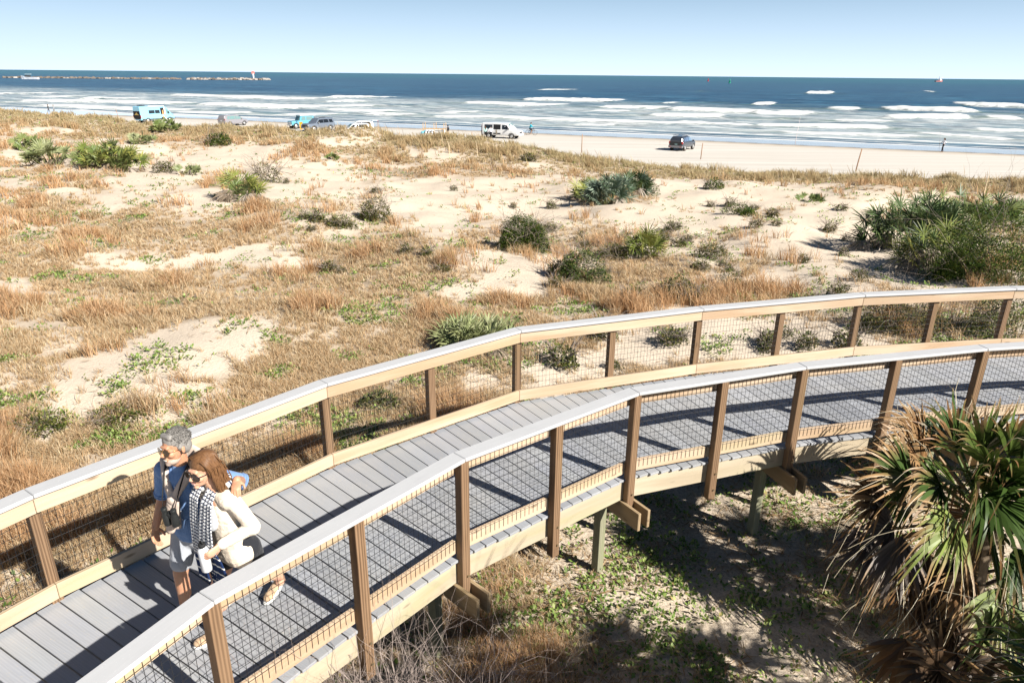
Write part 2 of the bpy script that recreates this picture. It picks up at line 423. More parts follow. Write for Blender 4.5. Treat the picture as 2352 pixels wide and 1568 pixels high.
# ================================================================== sea
BRK = [  # breaking wave lines: x0, y0, x1, y1 (photo pixels / 4096), thickness
 (287,393,420,393,10),(65,398,700,414,8),(524,374,640,374,6),(650,391,720,391,8),(884,373,926,373,6),(680,377,1100,394,6),(776,412,1100,427,10),
 (680,445,960,451,5),(135,417,540,438,5),(-60,373,95,373,8),(95,385,285,385,5),(-60,408,130,408,6),(89,352,110,352,4),(175,345,205,345,4),
 (1280,388,1460,388,10),(1000,394,1250,394,8),(1257,406,1470,406,8),(1000,427,1270,427,12),(1262,434,1560,442,10),(1075,455,1375,455,6),
 (1444,454,1655,458,8),(1603,424,1680,424,5),(1846,409,2100,414,10),(1725,446,1865,446,7),(1687,463,2100,474,6),(1820,430,1935,430,5),
 (2054,393,2460,402,13),(2000,416,2210,416,12),(2374,424,2630,430,13),(2631,409,2710,409,8),(2757,407,2832,407,6),(2561,454,2970,463,13),
 (2645,430,3100,447,15),(2000,473,2900,495,7),(2248,497,2458,497,6),(2692,487,3100,503,9),(2996,413,3100,413,10),(2145,358,2280,358,4),(2772,364,2823,364,6),
 (3210,369,3340,369,12),(3661,368,3690,368,5),(3713,366,3748,366,7),(3275,428,3490,433,13),(3503,428,3990,445,16),(3860,415,4160,425,16),
 (3536,465,3900,465,15),(3900,465,4160,475,8),(3000,448,3256,448,13),(3047,470,3180,470,12),(3000,495,3590,508,11),(3885,518,4160,525,10),
 (3047,522,3700,545,7),(3650,528,4160,560,6),(300,430,760,440,4),(1000,418,1500,424,4),(2300,440,2560,444,5),(3300,482,3600,486,5)]
rr = np.concatenate([np.arange(95, 300, .62), np.geomspace(300, 900, 190), np.geomspace(905, 30000, 70)])
aa = np.radians(np.linspace(-52, 52, 640))
RR, AA = np.meshgrid(rr, aa, indexing='ij'); WX = RR * np.sin(AA); WY = RR * np.cos(AA)
WS, WT = sst(WX, WY)
WZ = np.full_like(WX, WATER_Z)
amp = sm(112, 150, WS)
lw = fbm(WT / 30, WS / 9, 61, 3)
WZ += amp * (lw - .5) * .7 * sm(900, 300, RR)
WZ += (fbm(WT / 5, WS / 2.4, 67, 3) - .5) * .28 * amp * sm(500, 200, RR)
foam = np.zeros_like(WX); greenm = np.zeros_like(WX)
for i, (x0, y0, x1, y1, th) in enumerate(BRK):
    a = at(x0 / 1.7415, (y0 + th / 2) / 1.7415, WATER_Z); b_ = at(x1 / 1.7415, (y1 + th / 2) / 1.7415, WATER_Z)
    sa, ta = sst(a.x, a.y); sb, tb = sst(b_.x, b_.y)
    if tb < ta: sa, ta, sb, tb = sb, tb, sa, ta
    wob = (fbm(WT / 14 + i * 7, WT * 0, 71 + i, 3) - .5)
    sc = sa + (sb - sa) * (WT - ta) / max(tb - ta, 1) + wob * 5
    dist_ = math.hypot(.5 * (a.x + b_.x), .5 * (a.y + b_.y))
    mp = dist_ / (F * 1.7415)               # metres per photo pixel
    hh = min(1.15, th * mp * .62)           # height of the breaking face
    end = sm(-.4, 5, WT - ta + wob * 8) * sm(-.4, 5, tb - WT + wob * 8)
    d = WS - sc
    depth = max(4.0, th * mp * .9 * dist_ / 8.5 * .9)
    ridge = np.where(d < 0, np.exp(-(d / 1.0) ** 2), np.exp(-(d / (depth * .6)) ** 2))
    WZ += ridge * hh * end * (.75 + .5 * vnoise(WT / 1.7, WT * 0 + i, 5))
    fm = sm(-1.8, -.2, d) * sm(depth * 1.25, depth * .45, d) * end
    foam = np.maximum(foam, fm)
    foam = np.maximum(foam, .46 * sm(-14, -1, d) * sm(1, -1, d) * end)
    greenm = np.maximum(greenm, np.exp(-(d / 3.5) ** 2) * sm(-16, 3, WT - ta) * sm(-16, 3, tb - WT))
# swash edges nearest the sand
for base, wd, st_ in ((115.6, 1.0, .9), (118.8, .8, .55), (123.5, 1.3, .6)):
    e = base + (fbm(WT / 18, WT * 0, int(base), 3) - .5) * 4
    d = WS - e; foam = np.maximum(foam, st_ * sm(-.9, 0, d) * sm(wd * 2.2, wd * .6, d))
surf = sm(116, 126, WS) * sm(300, 205, WS + 50 * (fbm(WT / 60, WS / 30, 8, 3) - .5))
edge = 115.0 + (fbm(WT / 18, WT * 0, 115, 3) - .5) * 4
cut = WS > edge - .4
nr, nc = WX.shape; idx = np.arange(nr * nc).reshape(nr, nc)
Fq = np.stack([idx[:-1, :-1], idx[:-1, 1:], idx[1:, 1:], idx[1:, :-1]], -1).reshape(-1, 4)
Fq = Fq[cut.ravel()[Fq].all(1)]
t = NT('sea_water'); pos = t.geo()
rot = t.n('ShaderNodeMapping'); t.l(pos, rot.inputs[0]); rot.inputs['Rotation'].default_value = (0, 0, R(24)); rv = rot.outputs[0]   # x now along the shore
far = t.attr('deep').outputs['Fac']; fo = t.attr('foam').outputs['Fac']; sf = t.attr('surf').outputs['Fac']; gm = t.attr('green').outputs['Fac']
chop = t.noise(t.scale(rv, (.16, .55, 1)), 1.0, 5, .65); chop2 = t.noise(t.scale(rv, (.012, .05, 1)), 1.0, 4, .6)
deepc = t.mix(t.ramp(chop2, [(.40, 0.0), (.62, 1.0)]), (.020, .10, .20), (.07, .225, .34))
farc = (.03, .165, .22)
mid = t.noise(t.scale(rv, (.035, .16, 1)), 1.0, 5, .7); deepc = t.mix(t.ramp(mid, [(.44, .75), (.60, 0.0)]), deepc, (.008, .052, .12)); c = t.mix(far, deepc, farc)
shal = t.mix(chop, (.08, .19, .235), (.30, .42, .46))
c = t.mix(t.math('MULTIPLY', sf, .85), c, shal)
c = t.mix(t.math('MULTIPLY', gm, .55), c, (.16, .22, .10))
c = t.mix(t.ramp(chop, [(.42, 0.0), (.60, .75)]), c, (.004, .028, .062), 'MIX')
fn = t.noise(t.scale(rv, (.30, .9, 1)), 1.1, 6, .72, .3)
lace = t.noise(t.scale(rv, (.08, .5, 1)), 1.0, 6, .75, .6)
fmask = t.math('ADD', fo, t.math('MULTIPLY', t.math('SUBTRACT', fn, .5), 1.25))
fmask = t.ramp(fmask, [(.30, 0.0), (.60, 1.0)])
lm = t.ramp(t.math('ADD', t.math('MULTIPLY', sf, .24), t.math('SUBTRACT', lace, .30)), [(.40, 0.0), (.56, .8)])
lm = t.math('MULTIPLY', lm, sf)
pl = t.ramp(chop2, [(.44, 0.0), (.62, .55)]); lm = t.math('MAXIMUM', lm, t.math('MULTIPLY', t.math('MULTIPLY', pl, sf), t.ramp(fn, [(.40, 0.0), (.62, 1.0)])))
fall = t.math('MAXIMUM', t.math('MULTIPLY', fmask, t.ramp(fo, [(.02, 0.0), (.2, 1.0)])), lm)
fcol = t.mix(fn, (.62, .64, .64), (.82, .82, .80))
bmp = t.bump(chop, .8, .6)
w_ = t.bsdf(c, .30, .5, 0, bmp, IOR=1.33)
fb = t.n('ShaderNodeBsdfDiffuse'); t.l(fcol, fb.inputs[0])
ms = t.n('ShaderNodeMixShader'); t.l(fall, ms.inputs[0]); t.l(w_.outputs[0], ms.inputs[1]); t.l(fb.outputs[0], ms.inputs[2]); t.l(ms.outputs[0], t.out.inputs[0])
sea = np_mesh('sea', np.stack([WX, WY, WZ], -1).reshape(-1, 3), Fq, t.m, None, None, True,
    dict(foam=foam.ravel(), surf=surf.ravel(), deep=sm(400, 2500, RR).ravel(), green=greenm.ravel()))
tag(sea, kind='structure')
# ================================================================== wood and decking materials
def woodmat(name, light, dark, green=0.0, knots=True, rough=.75, sc=1.0):
    t = NT(name); gp = t.attr('gp').outputs['Vector']
    v = t.scale(gp, (1.1 * sc, 16 * sc, 16 * sc))
    ring = t.n('ShaderNodeTexWave', wave_type='BANDS', bands_direction='Y'); t.l(t.scale(gp, (.35, 9, 3)), ring.inputs[0])
    ring.inputs['Scale'].default_value = 1.5; ring.inputs['Distortion'].default_value = 7; ring.inputs['Detail'].default_value = 3
    ring.inputs['Detail Scale'].default_value = .8
    g = t.noise(v, 2.2, 5, .6); g2 = t.noise(t.scale(gp, (.5, .8, .8)), 1.0, 2)
    f = t.math('ADD', t.math('MULTIPLY', ring.outputs['Fac'], .45), t.math('MULTIPLY', g, .6))
    c = t.mix(t.ramp(f, [(.28, 0.0), (.8, 1.0)]), light, dark)
    c = t.mix(t.math('MULTIPLY', t.ramp(g2, [(.4, 0.0), (.7, 1.0)]), .5), c, tuple(a * .78 for a in light))
    if green:
        gm = t.ramp(t.noise(t.scale(gp, (.7, 5, 5)), 1.0, 3), [(.52, 0.0), (.72, green)])
        c = t.mix(gm, c, (light[0] * .62, light[1] * .75, light[2] * .45))
    if knots:
        k = t.n('ShaderNodeTexVoronoi'); t.l(t.scale(gp, (1.6, 5.5, 5.5)), k.inputs[0]); k.inputs['Scale'].default_value = 1.0
        c = t.mix(t.ramp(k.outputs['Distance'], [(.045, .85), (.11, 0.0)]), c, tuple(a * .45 for a in dark))
    t.bsdf(c, rough, .3, 0, t.bump(f, .35, .003)); return t.m
M_tan = woodmat('tan_pine', (.60, .465, .335), (.45, .31, .195), .30)
M_post = woodmat('weathered_post', (.285, .18, .105), (.105, .06, .032), .2)
M_beam = woodmat('treated_beam', (.57, .49, .365), (.44, .36, .25), .40)
M_pile = woodmat('grey_green_pile', (.33, .325, .22), (.22, .21, .14), .5)
M_brace = woodmat('brace_wood', (.40, .30, .185), (.26, .18, .10), .3)
t = NT('grey_cap'); gp = t.attr('gp').outputs['Vector']
n = t.noise(t.scale(gp, (2, 20, 20)), 2, 4); n2 = t.noise(t.obj(), 3, 3); n3 = t.noise(t.obj(), 90, 2)
c = t.mix(n, (.46, .465, .475), (.54, .54, .545)); c = t.mix(t.ramp(n2, [(.5, 0.0), (.8, .3)]), c, (.40, .405, .41))
c = t.mix(t.ramp(n3, [(.68, 0.0), (.74, .6)]), c, (.72, .71, .69))
t.bsdf(c, .55, .4, 0, t.bump(n, .1, .002)); M_cap = t.m
t = NT('grey_deck'); gp = t.attr('gp').outputs['Vector']
wv = t.n('ShaderNodeTexWave', wave_type='BANDS', bands_direction='Y'); t.l(t.scale(gp, (1.3, 14, 1)), wv.inputs[0])
wv.inputs['Scale'].default_value = 1.3; wv.inputs['Distortion'].default_value = 6; wv.inputs['Detail'].default_value = 2
n2 = t.noise(t.obj(), 1.6, 4); n3 = t.noise(t.obj(), 45, 3); pc = t.attr('Col').outputs['Color']
c = t.mix(wv.outputs['Fac'], (.335, .35, .385), (.37, .385, .41)); c = t.mix(1.0, c, pc, 'MULTIPLY')
c = t.mix(t.ramp(n2, [(.45, 0.0), (.8, .45)]), c, (.42, .40, .36))
c = t.mix(t.ramp(n3, [(.62, 0.0), (.72, .5)]), c, (.5, .44, .35))
g2 = t.noise(t.scale(gp, (1.5, 30, 1)), 2, 4); c = t.mix(t.ramp(g2, [(.35, .22), (.6, 0.0)]), c, (.24, .245, .26))
st_ = t.noise(t.obj(), .55, 3, .6); c = t.mix(t.ramp(st_, [(.45, 0.0), (.7, .35)]), c, (.46, .45, .43))
t.bsdf(c, .6, .35, 0, t.bump(wv.outputs['Fac'], .2, .002)); M_deck = t.m
M_wire = plain('black_wire', (.018, .018, .02), .45, .5)
M_bolt = plain('bolt', (.45, .38, .25), .4, .5, .8)

# ---- plan of the walk: kink points of the two railings (every second post)
NK = [(-2.95, .95), (-2.60, 2.05), (-1.87, 3.50), (-.44, 5.24), (1.26, 6.60), (3.26, 7.33), (5.68, 7.96), (8.05, 8.38), (10.5, 8.60), (13.0, 8.70), (15.6, 8.75)]
FK = [(-5.05, 1.55), (-4.62, 3.05), (-3.68, 4.62), (-1.96, 6.73), (.08, 8.42), (2.63, 9.37), (5.23, 10.13), (7.77, 10.56), (10.4, 10.75), (13.0, 10.84), (15.6, 10.90)]
NK = [Vector((a, b, 0)) for a, b in NK]; FK = [Vector((a, b, 0)) for a, b in FK]
def halves(K):
    out = []
    for i in range(len(K) - 1): out += [K[i], (K[i] + K[i + 1]) / 2]
    return out + [K[-1]]
NP, FP = halves(NK), halves(FK)
def offset(K, d):
    """polyline moved sideways by d (positive = left of its direction), with mitres"""
    out = []
    for i, p in enumerate(K):
        a = (K[i] - K[i - 1]).normalized() if i else (K[1] - K[0]).normalized()
        b = (K[i + 1] - K[i]).normalized() if i < len(K) - 1 else a
        na = Vector((-a.y, a.x, 0)); nb = Vector((-b.y, b.x, 0)); m = (na + nb).normalized()
        out.append(p + m * (d / m.dot(na)))
    return out
def strip(mb, A, B, z0, z1, seg, mi=0, shrink=.0015):
    """prism between polylines A and B over segment seg"""
    a0, a1, b0, b1 = A[seg], A[seg + 1], B[seg], B[seg + 1]
    d = (a1 - a0).normalized() * shrink
    o = Vector((random.random() * 9, random.random() * 9, random.random() * 9)); L = (a1 - a0).length; w = (b0 - a0).length
    vs = [a0 + d, a1 - d, b1 - d, b0 + d]
    P = [Vector((p.x, p.y, z0)) for p in vs] + [Vector((p.x, p.y, z1)) for p in vs]
    gp = [(0, 0, 0), (L, 0, 0), (L, w, 0), (0, w, 0), (0, 0, z1 - z0), (L, 0, z1 - z0), (L, w, z1 - z0), (0, w, z1 - z0)]
    n = (a1 - a0).cross(b0 - a0).z
    fs = [(0, 3, 2, 1), (4, 5, 6, 7), (0, 1, 5, 4), (1, 2, 6, 5), (2, 3, 7, 6), (3, 0, 4, 7)]
    if n < 0: fs = [tuple(reversed(f)) for f in fs]
    mb.add(P, fs, [tuple(Vector(g) + o) for g in gp], None, mi)

def railing(K, PTS, out, label, name='railing'):
    """out = +1 when the outside is to the left of the direction"""
    root = empty(name, (0, 0, 0), 0, label, 'railing')
    z = DECK
    ci, co = offset(K, -out * .075), offset(K, out * .085)
    bi, bo = offset(K, -out * .050), offset(K, -out * .012)
    pm, po = offset(K, out * .0), offset(K, out * .0)
    for i in range(len(K) - 1):
        mb = MB(); strip(mb, ci, co, z + 1.0, z + 1.034, i); mb.build('rail_cap', M_cap, root, bevel=.006)
        mb = MB(); strip(mb, bi, bo, z + .862, z + .998, i); mb.build('top_board', M_tan, root, bevel=.004)
        mb = MB(); strip(mb, bi, bo, z + .055, z + .192, i); mb.build('bottom_board', M_tan, root, bevel=.004)
    mids = halves(offset(K, out * .034)); bos = halves(offset(K, -out * .008))
    for i, p in enumerate(mids):
        a = (mids[min(i + 1, len(mids) - 1)] - mids[max(i - 1, 0)]).normalized(); n = Vector((-a.y, a.x, 0)) * out
        brace = i % 2 == 0
        zb = z - .47 if not brace else z - .50
        mb = MB(); mb.board((p.x, p.y, zb), (p.x, p.y, z + .998), .089, .089, up=n)
        post = mb.build('post', M_post, root, bevel=.004)
        for dz in (-.12, -.33) if not brace else (-.17,):
            q = p + n * .0465 + a * .012; mb = MB(); mb.tube([(q.x, q.y, z + dz), (q.x + n.x * .012, q.y + n.y * .012, z + dz)], .011, 8)
            mb.build('bolt', M_bolt, post)
    # welded wire panels, one between each two posts
    for i in range(len(bos) - 1):
        a = bos[i]; b = bos[i + 1]; d = b - a; L = d.length; d.normalize(); n = Vector((-d.y, d.x, 0)) * out
        a = a + d * .03; b = b - d * .03; L -= .06
        V = []; Fc = []
        def wire(p, q, r=.0019):
            ax = (q - p).normalized(); x = ax.orthogonal().normalized(); y = ax.cross(x); k = len(V)
            for c in (p, q):
                for u in range(4):
                    t_ = u * PI / 2; V.append(c + x * (math.cos(t_) * r) + y * (math.sin(t_) * r))
            for u in range(4): Fc.append((k + u, k + (u + 1) % 4, k + 4 + (u + 1) % 4, k + 4 + u))
        nv = max(2, round(L / .052))
        for j in range(nv + 1):
            p = a + d * (L * j / nv) + n * random.uniform(-.001, .001)
            wire(Vector((p.x, p.y, z + .105)), Vector((p.x + random.uniform(-.003, .003), p.y, z + .985)))
        for j in range(11):
            zz = z + .19 + j * .077; s_ = random.uniform(-.002, .002)
            wire(Vector((a.x, a.y, zz + s_)) + n * .004, Vector((b.x, b.y, zz)) + n * .004)
        np_mesh('wire_panel', [tuple(v) for v in V], Fc, M_wire, None, root)
    return root
rail_near = railing(NK, NP, -1, 'curving timber railing nearest the camera, braced posts outside and its grey cap shadowing the deck')
rail_far = railing(FK, FP, 1, 'curving timber railing on the seaward side of the walk, behind the couple')

# ---- the walk itself: planks, rim beams, joists, brace pairs, piles
bw = empty('boardwalk', (0, 0, 0), 0, 'raised curving boardwalk of grey composite planks on timber piles', 'boardwalk')
mb = MB()
ne = offset(NK, -.012); fe = offset(FK, .012)
for i in range(len(NK) - 1):
    a0, a1, b0, b1 = ne[i], ne[i + 1], fe[i], fe[i + 1]
    n = round(((a1 - a0).length + (b1 - b0).length) / 2 / .152)
    for k in range(n):
        u0 = k / n; u1 = (k + 1) / n
        pa = a0.lerp(a1, (u0 + u1) / 2); pb = b0.lerp(b1, (u0 + u1) / 2)
        w0 = (a1 - a0).length / n - .011; w1 = (b1 - b0).length / n - .011
        e = (pb - pa).normalized() * random.uniform(-.006, .006)
        g = random.uniform(.84, 1.12)
        mb.board((pa.x + e.x, pa.y + e.y, DECK - .013), (pb.x + e.x, pb.y + e.y, DECK - .013 + random.uniform(-.0008, .0008)), w0, .026, taper=w1 / w0, col=(g, g, g * random.uniform(.98, 1.02)))
deck = mb.build('deck', M_deck, bw, bevel=.002)
for K, o_ in ((NK, -1), (FK, 1)):
    bi, bo = offset(K, -o_ * .050), offset(K, -o_ * .012)
    for i in range(len(K) - 1):
        mb = MB(); strip(mb, bi, bo, DECK - .265, DECK - .028, i); mb.build('rim_beam', M_beam, bw, bevel=.004)
for f in (.27, .5, .73):
    J = [NK[i].lerp(FK[i], f) for i in range(len(NK))]; A = offset(J, -.019); B = offset(J, .019); mb = MB()
    for i in range(len(J) - 1): strip(mb, A, B, DECK - .262, DECK - .029, i)
    mb.build('joist', M_beam, bw)
for i in range(0, len(NK)):
    p, q = NK[i], FK[i]; a = (q - p).normalized(); d = Vector((-a.y, a.x, 0))
    for s_ in (-1, 1):
        mb = MB(); c = d * (s_ * .066)
        p0 = p - a * .30 + c; p1 = q + a * .30 + c; z0 = DECK - .375
        mb.board((p0.x, p0.y, z0), (p1.x, p1.y, z0), .038, .215); mb.build('brace', M_brace, bw, bevel=.004)
    for (r_, sg) in ((p, 1), (q, -1)):
        c = r_ + a * (sg * .40); gz = float(hgt(c.x, c.y)) - .4
        mb = MB(); mb.board((c.x, c.y, gz), (c.x, c.y, DECK - .27), .088, .12, up=a); mb.build('pile', M_pile, bw, bevel=.005)
# ================================================================== dune grass, herbs and litter
M_grass = leafmat('dry_grass', .35, .7, .15)
M_leaf = leafmat('green_leaf', .28, .5, .35)
M_shrub = leafmat('shrub_leaf', .10, .55, .22)
M_twig = leafmat('grey_twig', .0, .85, .1)
M_frond = leafmat('palm_frond', .20, .45, .35)
PAL = np.array([(.51, .335, .18), (.62, .445, .265), (.72, .59, .40), (.53, .36, .205), (.37, .22, .11), (.52, .43, .22), (.27, .28, .10)])

def sample_ground(n, x0=-260, x1=2620, y0=243, y1=1900, power=1.0):
    px = rng.uniform(x0, x1, n); py = y0 + (y1 - y0) * rng.uniform(0, 1, n) ** power
    dx = fwd[None] + cr[None] * ((px - 1176) / F)[:, None] - cu[None] * ((py - 784) / F)[:, None]
    x, y, ok = march(dx)
    ok = ok & (x * x + y * y < 170 ** 2) & (y > .6)
    return x[ok], y[ok], hgt(x[ok], y[ok])

def blades(x, y, z, h, w, lean, col, az=None):
    """bent tapered blades, two quads tall -> 2 tris + quad kept as quads"""
    n = len(x); az = rng.uniform(0, 2 * PI, n) if az is None else az
    ln = lean * h; dx = np.cos(az); dy = np.sin(az); sx = -dy * w / 2; sy = dx * w / 2
    # face roughly any way round
    rot = rng.uniform(0, PI, n); c, s_ = np.cos(rot), np.sin(rot); sx, sy = sx * c - sy * s_, sx * s_ + sy * c
    V = np.empty((n, 6, 3), np.float32)
    for j, (f, lf, ws) in enumerate(((0, 0, 1), (.55, .30, .85), (1, 1, .22))):
        V[:, 2 * j] = np.stack([x + dx * ln * lf - sx * ws, y + dy * ln * lf - sy * ws, z + h * f * (1 - .25 * lf * lean)], -1)
        V[:, 2 * j + 1] = np.stack([x + dx * ln * lf + sx * ws, y + dy * ln * lf + sy * ws, z + h * f * (1 - .25 * lf * lean)], -1)
    b = np.arange(n)[:, None] * 6
    Fq = np.concatenate([b + np.array([[0, 1, 3, 2]]), b + np.array([[2, 3, 5, 4]])], 0)
    return V.reshape(-1, 3), Fq, np.repeat(col, 6, 0)
def leaves(x, y, z, r, nrm_tilt, col, az=None, lw=.5):
    """small pointed leaf quads (diamond)"""
    n = len(x); az = rng.uniform(0, 2 * PI, n) if az is None else az
    ux, uy = np.cos(az), np.sin(az); ct, st = np.cos(nrm_tilt), np.sin(nrm_tilt)
    d = np.stack([ux * ct, uy * ct, st], -1); s_ = np.stack([-uy, ux, rng.uniform(-.5, .5, n)], -1)
    p = np.stack([x, y, z], -1); r = r[:, None]
    V = np.stack([p, p + d * r * .5 + s_ * r * lw * .5, p + d * r, p + d * r * .5 - s_ * r * lw * .5], 1)
    b = np.arange(n)[:, None] * 4
    return V.reshape(-1, 3), b + np.array([[0, 1, 2, 3]]), np.repeat(col, 4, 0)
def merge(parts):
    V = []; Fc = []; C = []; k = 0
    for v, f, c in parts: V.append(v); Fc.append(f + k); C.append(c); k += len(v)
    return np.concatenate(V), np.concatenate(Fc), np.concatenate(C)
def palette(n, warm, pal=PAL):
    i = np.clip((rng.normal(0, 1.1, n) + warm * 3.2).round().astype(int), 0, len(pal) - 1)
    c = pal[i] * rng.uniform(.75, 1.2, (n, 1)); return c

# tufts
def grass_field(N, power, x0, x1, y0, y1, nb, name, label):
    if y0 is None: tt = rng.uniform(-190, 60, N); ss = rng.uniform(50, 71, N); x = SN[0] * ss + ST[0] * tt; y = SN[1] * ss + ST[1] * tt; z = hgt(x, y)
    else: x, y, z = sample_ground(N, x0, x1, y0, y1, power)
    g, gr, near = cover(x, y)
    cl = fbm(x / .45, y / .45, 81, 3)                       # clumping
    keep = rng.uniform(0, 1, len(x)) < g ** 1.15 * sm(.30, .62, cl + g * .18) * (1 - .85 * sm(.25, .7, gr))
    x, y, z, g, cl, near = x[keep], y[keep], z[keep], g[keep], cl[keep], near[keep]
    d = np.sqrt(x * x + y * y + 40); s, t_ = sst(x, y)
    tall = sm(.45, .75, fbm(x / 1.6, y / 1.6, 91, 3))
    n = len(x); k = np.repeat(np.arange(n), nb)
    rad = (.05 + .05 * tall)[k] * (1 + d[k] / 60)
    a = rng.uniform(0, 2 * PI, n * nb); q = np.sqrt(rng.uniform(0, 1, n * nb)) * rad
    bx = x[k] + np.cos(a) * q; by = y[k] + np.sin(a) * q
    fd = sm(45, 62, s)
    h = ((.14 + .38 * tall) * (.6 + .6 * cl) * (1 + .35 * fd) * (1 - .5 * near))[k] * rng.uniform(.5, 1.35, n * nb)
    w_ = np.maximum(.0040, d[k] * .00062) * rng.uniform(.7, 1.3, n * nb)
    warm = np.repeat(.42 + .5 * (fbm(x / 3.5, y / 3.5, 95, 3) - .5) * 2 + rng.normal(0, .1, n), nb)
    warm = warm + .75 * np.repeat(fd, nb) * rng.uniform(.4, 1.3, n * nb) + .5 * (rng.uniform(0, 1, n * nb) < .12)
    col = palette(n * nb, warm)
    col = np.where(np.repeat(tall, nb)[:, None] > .6, col * np.array([1.0, .86, .78]), col)
    f_ = (np.repeat(fd, nb) * .6 + .12 * rng.uniform(0, 1, n * nb))[:, None]; col = col * (1 - f_) + np.array([.50, .43, .25]) * rng.uniform(.8, 1.15, (n * nb, 1)) * f_
    lean = rng.uniform(.1, .95, n * nb) * (1.25 - .55 * tall[k])
    az = np.where(rng.uniform(0, 1, n * nb) < .4, rng.normal(R(150), .7, n * nb), a)
    V, Fq, C = blades(bx, by, hgt(bx, by) - .01, h, w_, lean, col, az)
    o = np_mesh(name, V, Fq, M_grass, C); tag(o, label, 'grass', None, 'stuff'); return o
grass_field(240000, 1.15, -300, 2650, 243, 1750, 13, 'dune_grass', 'dry brown and straw coloured grass covering the dunes')

grass_field(45000, 1, 0, 0, None, 0, 11, 'crest_grass', 'tall tan grass covering the seaward dune crest along the beach')

# flattened litter stalks and runners on the sand
x, y, z = sample_ground(140000, power=1.0); g, gr, near = cover(x, y); s, t_ = sst(x, y)
k = rng.uniform(0, 1, len(x)) < (.10 + .5 * g + .5 * near) * sm(69, 66, s) * sm(.40, .6, fbm(x / .7, y / .7, 99, 3)); x, y, z = x[k], y[k], z[k]; n = len(x); d = np.sqrt(x * x + y * y + 30)
V, Fq, C = leaves(x, y, z + .012, rng.uniform(.03, .15, n) * (1 + d / 25), rng.uniform(-.05, .4, n), palette(n, rng.uniform(0, .8, n)) * .8, None, .08)
V2 = None
tag(np_mesh('grass_litter', V, Fq, M_grass, C), 'thin dead stalks lying across the sand', 'litter', None, 'stuff')

# green creeping herbs
x, y, z = sample_ground(120000, power=1.1); g, gr, near = cover(x, y)
k = rng.uniform(0, 1, len(x)) < gr * .95; x, y, z, near = x[k], y[k], z[k], near[k]; n = len(x); d = np.sqrt(x * x + y * y + 30)
nb = 7; kk = np.repeat(np.arange(n), nb); a = rng.uniform(0, 2 * PI, n * nb); q = rng.uniform(0, .075, n * nb) * (1 + d[kk] / 40)
pal = np.array([(.11, .19, .035), (.19, .29, .06), (.28, .37, .10), (.38, .43, .14), (.38, .30, .12)])
col = pal[rng.choice(5, n * nb, p=[.25, .3, .25, .13, .07])] * rng.uniform(.7, 1.25, (n * nb, 1))
V, Fq, C = leaves(x[kk] + np.cos(a) * q, y[kk] + np.sin(a) * q, z[kk] + rng.uniform(.005, .10, n * nb) * rng.uniform(.3, 1, n)[kk],
    rng.uniform(.022, .055, n * nb) * (1 + d[kk] / 28), rng.uniform(.1, 1.1, n * nb), col, a, .6)
tag(np_mesh('beach_herbs', V, Fq, M_leaf, C), 'low green creeping herbs in patches on the sand', 'ground cover', None, 'stuff')

# tall sea oats along the seaward dune
x, y, z = sample_ground(9000, -200, 2550, 246, 470, 1.3); s, t_ = sst(x, y)
k = (s > 50) & (s < 68) & (rng.uniform(0, 1, len(x)) < sm(.42, .75, fbm(x / 3, y / 3, 15, 2)) * .55); x, y, z = x[k], y[k], z[k]; n = len(x)
col = palette(n, np.full(n, .55))
V, Fq, C = blades(x, y, z, rng.uniform(.6, 1.35, n), np.full(n, .05), rng.uniform(.1, .4, n), col, rng.normal(R(200), .4, n))
tag(np_mesh('sea_oats', V, Fq, M_grass, C), 'tall thin sea oats standing along the seaward dune', 'grass', None, 'stuff')

# ================================================================== shrubs and palmettos, each a thing
def leaf_mound(c, rx, ry, h, n, size, pal, seed=0, shell=.75):
    r_ = np.random.default_rng(seed + 100)
    a = r_.uniform(0, 2 * PI, n); el = np.arcsin(r_.uniform(0, 1, n)); q = r_.uniform(shell, 1.0, n) ** .6
    lump = .72 + .5 * fbm(np.cos(a) * 2.2 + el * 1.7 + seed, np.sin(a) * 2.2 + el * 2.3, seed, 3)
    q = q * lump
    x = c.x + np.cos(a) * np.cos(el) * rx * q; y = c.y + np.sin(a) * np.cos(el) * ry * q; z = np.sin(el) * h * q
    gz = hgt(x, y); z = np.maximum(gz, c.z - .1) + z
    col = pal[r_.choice(len(pal), n)] * r_.uniform(.65, 1.3, (n, 1))
    return leaves(x, y, z, r_.uniform(.6, 1.3, n) * size, r_.uniform(-.3, 1.3, n), col, a + r_.normal(0, 1.0, n), .55)
